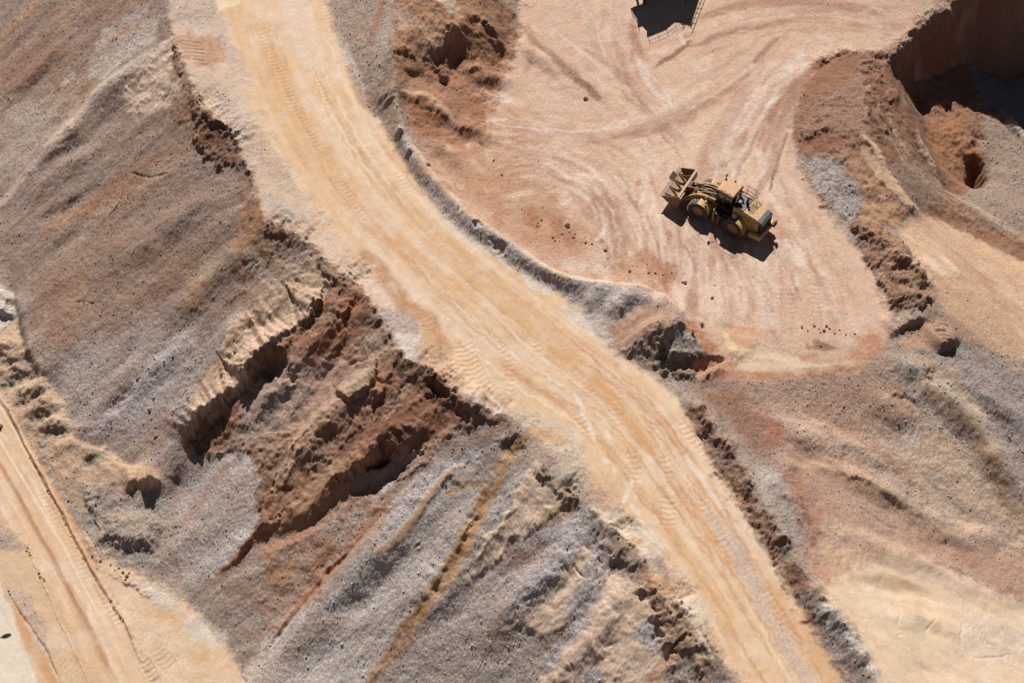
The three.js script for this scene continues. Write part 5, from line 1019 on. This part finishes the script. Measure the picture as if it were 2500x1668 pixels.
  part('roof_rail', [...bent([V(-.8, 3.7, -.74), V(-.85, 4.05, -.9), V(.1, 4.05, -.9), V(.2, 3.7, -.74)], .018), ...bent([V(-.85, 4.05, -.9), V(-.4, 4.2, -1.2), V(.1, 4.05, -.9)], .016)], M.black, roof, RE);
  // front frame, arms, cylinders
  part('front_frame', [box(.15, 2.55, .72, 1.35, -.42, .42, .05), prism([[.3, 1.3], [.45, 2.3], [1.05, 2.35], [2.4, 1.45], [2.4, 1.2]], -.46, -.3, .02), prism([[.3, 1.3], [.45, 2.3], [1.05, 2.35], [2.4, 1.45], [2.4, 1.2]], .3, .46, .02)], M.ochre, L, FR);
  for (const s of [-1, 1]) {
    const z0 = s < 0 ? -1.58 : .8, z1 = s < 0 ? -.8 : 1.58;
    part('front_fender', arcPanel(h, R, 1.0, 1.05, Math.PI * .47, Math.PI * .93, z0, z1), M.yellow, L, FR);
    part('headlight', [box(h - .55, h - .4, 2.02, 2.22, s * 1.2 - .12, s * 1.2 + .12, .03), rod(V(h - .5, 1.9, s * 1.2), V(h - .5, 2.05, s * 1.2), .03)], M.lightgrey, L, FR);
    part('lift_arm', prism([[.62, 2.0], [.62, 2.32], [1.5, 2.32], [2.3, 2.05], [3.0, 1.45], [3.55, .95], [3.5, .6], [3.25, .62], [2.7, 1.1], [2.1, 1.66], [1.4, 1.95]], s * .7 - .09, s * .7 + .09, .03), M.ochre, L, FR);
    const cyl = part('tilt_cylinder', [rod(V(.75, 2.42, s * .3), V(2.25, 2.2, s * .3), .12), rod(V(2.2, 2.2, s * .3), V(2.3, 2.19, s * .3), .14)], M.black, L, FR);
    part('piston_rod', rod(V(2.25, 2.2, s * .3), V(3.3, 1.95, s * .3), .06), M.chrome, cyl, FR);
    part('hose', pipe([V(.7, 2.3, s * .12), V(1.3, 2.6, s * .14), V(1.9, 2.45, s * .16), V(2.3, 2.1, s * .12)], .028), M.worn, L, FR); part('hose', pipe([V(.7, 2.25, s * .48), V(1.3, 2.52, s * .47), V(1.9, 2.3, s * .47), V(2.5, 1.8, s * .5)], .024), M.worn, L, FR);
  }
  part('cross_tube', rod(V(2.75, 1.3, -.72), V(2.75, 1.3, .72), .16), M.brown, L, FR); part('pivot_pin', rod(V(.85, 2.12, -.8), V(.85, 2.12, .8), .09), M.brown, L, FR); part('tilt_link', box(3.1, 3.4, 1.2, 2.0, -.42, .42, .06), M.brown, L, FR);
  // bucket
  const bp = [[5.02, 1.2], [4.5, .82], [4.0, .56], [3.72, .56], [3.5, .72], [3.4, 1.05], [3.42, 1.45], [3.55, 1.85]], thick = .05, inn = [[3.61, 1.83], [3.49, 1.45], [3.47, 1.08], [3.56, .78], [3.75, .63], [3.98, .63], [4.47, .88], [5.02, 1.23]];
  const bw = 1.74, bucket = part('bucket', prism([...bp, ...inn], -bw, bw, .004), M.steel, L, FR);
  for (const s of [-1, 1]) part('side_plate', prism([...bp, [3.75, 1.8], [4.2, 1.62], [4.75, 1.4]], s * bw - .03, s * bw + .03, .01), M.rust, bucket, FR);
  part('cutting_edge', [prism([[4.85, 1.08], [5.16, 1.29], [5.14, 1.33], [4.83, 1.14]], -bw - .03, bw + .03, .008)], M.worn, bucket, FR);
  part('edge_guard', [prism([[4.9, 1.12], [5.32, 1.42], [5.28, 1.47], [4.88, 1.18]], .15, 1.0, .01)], M.brown, bucket, FR);
  for (const z of [-1.28, -.45, .38, 1.2]) {
    const s = new THREE.Shape([[4.98, 1.24], [4.35, .86], [3.62, 1.0], [3.56, 1.75], [4.2, 1.2]].map(p => new THREE.Vector2(...p))), hole = new THREE.Path(); hole.absarc(4.05, 1.05, .06, 0, 6.3); s.holes.push(hole);
    const g = new THREE.ExtrudeGeometry(s, { depth: .04, bevelEnabled: false }); g.translate(0, 0, z - .02); part('gusset', g, M.rust, bucket, FR);
  }
  part('top_rail', [prism([[3.44, 1.8], [3.62, 1.84], [3.6, 1.98], [3.42, 1.94]], -bw, bw, .02)], M.worn, bucket, FR);
  part('spill_guard', [box(3.26, 3.5, 1.6, 1.86, -bw + .02, -.95, .03)], M.yellow, bucket, FR);
  part('guard_slot', [...Array(3).keys()].map(k => box(3.3, 3.46, 1.855, 1.868, -1.55 + k * .22, -1.44 + k * .22, 0)), M.dark, bucket, FR);
  part('bucket_lug', [-.7, -.3, .3, .7].map(z => prism([[3.45, .62], [3.15, .7], [3.1, 1.0], [3.3, 1.9], [3.48, 1.8]], z - .05, z + .05, .01)), M.brown, bucket, FR);
}
// ---------------------------------------------------------------- screening plant above the yard (only its shadow reaches the picture)
const castTo = (px, py, gh, up) => { const [x, z] = onPlane(px, py, gh); return V(x + sunDir.x / sunDir.y * up, gh + up, z + sunDir.z / sunDir.y * up); };
{
  const P = thing('screening_plant', 'dark steel screening plant on legs with railed decks above the yard', 'screening plant'), up = 4.2, gh = 0.4;
  const slab = (pts, y0, t) => { const s = new THREE.Shape(pts.map(p => new THREE.Vector2(p.x, -p.z))), g = new THREE.ExtrudeGeometry(s, { depth: t, bevelEnabled: true, bevelSize: .02, bevelThickness: .02, bevelSegments: 1 }); g.rotateX(-Math.PI / 2); g.translate(0, y0, 0); return g; };
  const px = t => { const v = nums(t), o = []; for (let k = 0; k < v.length; k += 2) o.push(castTo(v[k], v[k + 1], gh, up)); return o; };
  const deckA = px('1540 22 1556 45 1558 67 1568 63 1580 76 1580 90 1606 81 1626 72 1646 55 1690 28 1712 -20 1690 -70 1600 -60 1572 10');
  part('deck', slab(deckA, gh + up - .1, .12), M.dark, P);
  const rail = t => { const a = px(t), g = []; for (let k = 0; k < a.length; k++) { g.push(rod(a[k], a[k].clone().setY(a[k].y + 1.05), .022, .022, 6)); if (k) for (const e of [.55, 1.05]) g.push(rod(a[k - 1].clone().setY(a[k].y + e), a[k].clone().setY(a[k].y + e), .016, .016, 6)); } return g; };
  part('railing', rail('1540 20 1556 44 1558 60'), M.black, P);
  part('railing', rail('1583 90 1606 81 1628 71 1648 56 1664 50'), M.black, P);
  const c = px('1640 -20')[0];
  part('hopper', [new THREE.CylinderGeometry(2.6, 1.5, 2.4, 4, 1).rotateY(.5).translate(c.x, c.y + 1.3, c.z), new THREE.BoxGeometry(3.4, 1.4, 2.2).rotateY(.5).translate(c.x, c.y + .6, c.z)], M.rust, P);
  part('screen_box', new THREE.BoxGeometry(3, 1.6, 2).rotateY(.45).translate(c.x - .6, c.y - 1.2, c.z - .4), M.brown, P);
  for (const t of ['1560 20', '1588 74', '1676 26', '1696 -50', '1604 -50']) { const a = px(t)[0], y = heightAt(a.x, a.z); part('leg', rod(V(a.x, y - .1, a.z), V(a.x, a.y - .1, a.z), .12, .12, 8), M.black, P); }
  const T = thing('conveyor', 'lattice steel conveyor rising from the screening plant', 'conveyor');
  const a = castTo(1664, 60, gh, 3.4), b = castTo(1706, -46, gh, 5.2), off = V(1, 0, .5).normalize().multiplyScalar(.9), chords = [], lat = [];
  for (const s of [0, 1]) for (const e of [0, .8]) chords.push(rod(a.clone().addScaledVector(off, s).add(V(0, e, 0)), b.clone().addScaledVector(off, s).add(V(0, e, 0)), 0.03, .03, 6));
  for (let k = 0; k < 9; k++) for (const s of [0, 1]) { const p = a.clone().lerp(b, k / 9).addScaledVector(off, s), q = a.clone().lerp(b, (k + 1) / 9).addScaledVector(off, s); lat.push(rod(p, q.clone().add(V(0, .8, 0)), .03, .03, 5)); lat.push(rod(p, a.clone().lerp(b, (k + 1) / 9).addScaledVector(off, 1 - s), .018, .018, 5)); }
  part('chord', chords, M.brown, T); part('lattice', lat, M.brown, T);
  for (const [t, s] of [[.05, 0], [.05, 1], [.95, 0], [.95, 1]]) { const p = a.clone().lerp(b, t).addScaledVector(off, s); part('leg', rod(V(p.x, heightAt(p.x, p.z) - .1, p.z), p, .06, .06, 6), M.brown, T); }
}
// ---------------------------------------------------------------- street lamp beside the lower road (its shadow reaches the picture)
{
  const S = thing('street_lamp', 'tall grey street lamp with a flat head beside the lower road', 'street lamp'), gh = -14.1, up = 8.5;
  const hd = castTo(15, 1553, gh, up), e = V(-.95, 0, .35).normalize(), base = hd.clone().addScaledVector(e, 2.4), y = heightAt(base.x, base.z);
  part('pole', [rod(V(base.x, y - .1, base.z), V(base.x, hd.y - .3, base.z), .1, .06, 12), rod(V(base.x, y - .1, base.z), V(base.x, y + .5, base.z), .16, .14, 12)], M.lightgrey, S);
  part('arm', pipe([V(base.x, hd.y - .35, base.z), V(base.x, hd.y - .05, base.z).addScaledVector(e, -.4), hd.clone().addScaledVector(e, .3)], .04), M.lightgrey, S);
  const g = new THREE.SphereGeometry(1, 16, 10); g.scale(.42, .09, .2); g.rotateY(Math.atan2(-e.z, e.x)); g.translate(hd.x, hd.y, hd.z); part('lamp_head', g, M.grey, S);
}
// ---------------------------------------------------------------- loose rocks
const rockGeos = [...Array(7).keys()].map(v => {
  const g = new THREE.IcosahedronGeometry(1, 2), p = g.attributes.position;
  for (let k = 0; k < p.count; k++) { const x = p.getX(k), y = p.getY(k), z = p.getZ(k), s = 0.8 + 0.5 * noise(x * 1.3 + v * 9, y * 1.3 + z * 0.9) + 0.3 * noise(z * 1.9 - v * 4, x * 1.7 + y); p.setXYZ(k, x * s, Math.max(-0.5, y * s * 0.8), z * s * (0.75 + 0.08 * v)); }
  const q = g.index ? g.toNonIndexed() : g; q.computeVertexNormals(); return q;
});
const rockMat = { dark: mat('86644f', 1), tan: mat('b89470', 1), grey: mat('8d8078', 1), pale: mat('d6d0cc', .9) };
function rock(px, py, size, kind, name, label, group) {
  const [x, z] = (() => { const d = rayDir(px, py); let t = (6 - CAM.y) / d[1]; for (let k = 0; k < 500; k++) { const y = CAM.y + d[1] * t, g = heightAt(d[0] * t, CAM.z + d[2] * t); if (y <= g) break; t += Math.max(0.02, (y - g) * 0.4); } return [d[0] * t, CAM.z + d[2] * t]; })();
  const m = new THREE.Mesh(rockGeos[Math.floor(rnd() * rockGeos.length)], rockMat[kind]); m.name = numbered(name); m.castShadow = m.receiveShadow = true;
  const r = size * PXM * 0.62; m.scale.set(r * (0.9 + rnd() * 0.3), r * (0.8 + rnd() * 0.3), r * (0.85 + rnd() * 0.3)); m.rotation.set(rnd() * 0.5, rnd() * 6, rnd() * 0.5);
  m.position.set(x, heightAt(x, z) + r * 0.25, z); m.userData = { label, category: 'rock' }; if (group) m.userData.group = group; scene.add(m);
}
rock(1386, 552, 14, 'dark', 'boulder', 'largest dark boulder lying alone on the yard near the grey berm');
rock(103, 941, 7, 'pale', 'white_stone', 'small bright white stone on top of the tan piles');
rock(1430, 242, 11, 'dark', 'boulder', 'dark lump at the crossing of the yard tracks');
rock(365, 1000, 12, 'tan', 'boulder', 'larger of two tan stones on the smooth grey gravel slope');
rock(375, 972, 8, 'tan', 'boulder', 'smaller of two tan stones on the smooth grey gravel slope');
for (const [x, y, s] of [[1373, 573, 6], [1390, 567, 5], [1400, 580, 6], [1350, 580, 7], [1430, 593, 7], [1445, 597, 6], [1478, 612, 9], [1484, 632, 5], [1313, 545, 6], [1322, 538, 5], [1312, 552, 5], [1355, 588, 5], [1404, 572, 4], [1366, 590, 4]])
  rock(x, y, s, 'dark', 'clod', 'dark clod scattered round the largest boulder by the berm', 'dark clods round the boulder by the berm');
for (const [x, y, s] of [[1537, 663, 9], [1584, 666, 7], [1600, 667, 6], [1640, 667, 5], [1618, 672, 5], [1672, 692, 9], [1666, 690, 6], [1738, 728, 8], [1745, 697, 4], [1544, 650, 4]])
  rock(x, y, s, 'dark', 'clod', 'dark clod on the brown earth below the wheel loader', 'dark clods below the wheel loader');
for (const [x, y, s] of [[1958, 800, 7], [2018, 797, 7], [1988, 796, 5], [2012, 808, 8], [2025, 803, 6], [2050, 807, 5], [2087, 816, 5], [1972, 808, 4], [2000, 804, 4], [2065, 818, 4], [2038, 815, 4], [2003, 812, 4], [2004, 846, 6]])
  rock(x, y, s, 'dark', 'clod', 'dark clod in the line where the yard meets the apron', 'dark clods at the foot of the yard');
for (const [x, y, s] of [[1180, 222, 4], [1185, 246, 5], [1205, 392, 7], [1045, 402, 10], [1225, 427, 6], [1172, 165, 5]])
  rock(x, y, s, 'dark', 'clod', 'dark clod on the brown ground below the rugged outcrop', 'dark clods below the outcrop');
for (const [x, y, s] of [[310, 1408, 10], [300, 1398, 7], [290, 1388, 5], [225, 1358, 8], [245, 1370, 6], [306, 1416, 6], [270, 1380, 5], [315, 1400, 6], [280, 1392, 4]])
  rock(x, y, s, 'dark', 'clod', 'reddish brown clod at the foot of the gravel talus', 'clods at the foot of the talus');
for (const [x, y, s] of [[573, 858, 9], [585, 903, 13], [593, 898, 9], [540, 912, 7], [337, 925, 9], [590, 880, 8], [470, 790, 5], [250, 1020, 5], [380, 1066, 9], [167, 1223, 8], [136, 890, 5]])
  rock(x, y, s, 'grey', 'slope_stone', 'grey brown stone that rolled down the spoil slope', 'stones on the spoil slope');
{
  const lines = ['60 1332 75 1360 95 1400 108 1420', '16 1440 24 1452', '70 1120 140 1240 200 1360 240 1420 300 1520'];
  lines.forEach((t, n) => { const v = nums(t); for (let k = 0; k + 3 < v.length; k += 2) for (let s = 0; s < (n === 2 ? 7 : 4); s++) { const q = rnd(); rock(mixf(v[k], v[k + 2], q) + (rnd() - .5) * 6, mixf(v[k + 1], v[k + 3], q) + (rnd() - .5) * 6, 3 + rnd() * 3, rnd() < .5 ? 'tan' : 'dark', 'clod', 'small clod left along the graded edge of the lower road', 'clods along the lower road'); } });
}
{ // a white marker at the edge of the lower road
  const Q = thing('road_marker', 'small white marker block on the lower road', 'marker'), [x, z] = onPlane(0, 1042, -14), y = heightAt(x, z);
  part('base', new THREE.CylinderGeometry(.2, .28, .14, 8).translate(x, y + .06, z), M.dark, Q); part('post', new THREE.CylinderGeometry(.13, .19, .42, 10).translate(x, y + .33, z), M.white, Q);
}
// loose stones lying on the gravel: nobody could count them
{
  const N = 45000, g = new THREE.IcosahedronGeometry(1, 0); { const p = g.attributes.position; for (let k = 0; k < p.count; k++) { const f = 0.75 + 0.5 * hash(Math.round(p.getX(k) * 100) + 7, Math.round(p.getY(k) * 100 + p.getZ(k) * 311)); p.setXYZ(k, p.getX(k) * f, p.getY(k) * f * 0.8, p.getZ(k) * f); } g.computeVertexNormals(); }
  const im = new THREE.InstancedMesh(g, new THREE.MeshStandardMaterial({ roughness: 1 }), N), m4 = new THREE.Matrix4(), q = new THREE.Quaternion(), e = new THREE.Euler(), c = new THREE.Color();
  let n = 0;
  for (let k = 0; k < N * 12 && n < N; k++) {
    const x = mixf(X0 + 2, X1 - 2, rnd()), z = mixf(Z0 + 2, Z1 - 2, rnd()), o = Math.round((z - Z0) / CELL) * NX + Math.round((x - X0) / CELL), gr = grain[o];
    if (rnd() > sstep(.35, 1, gr) * .9 + .006) continue;
    const r = (0.02 + 0.08 * Math.pow(rnd(), 9)) * (0.6 + 0.5 * gr);
    e.set(rnd() * 6, rnd() * 6, rnd() * 6); q.setFromEuler(e); m4.compose(V(x, hgt[o] + r * 0.35, z), q, V(r, r * (.7 + .5 * rnd()), r));
    const f = 0.8 + 0.7 * rnd(); c.setRGB(clamp(col[3 * o] * f), clamp(col[3 * o + 1] * f * (0.97 + 0.06 * rnd())), clamp(col[3 * o + 2] * f * (0.93 + 0.16 * rnd())));
    im.setMatrixAt(n, m4); im.setColorAt(n, c); n++;
  }
  im.count = n; im.name = 'loose_stones'; im.castShadow = im.receiveShadow = true;
  im.userData = { kind: 'stuff', label: 'countless small stones strewn over the gravel slopes', category: 'gravel' }; scene.add(im);
}
renderer.render(scene, camera);
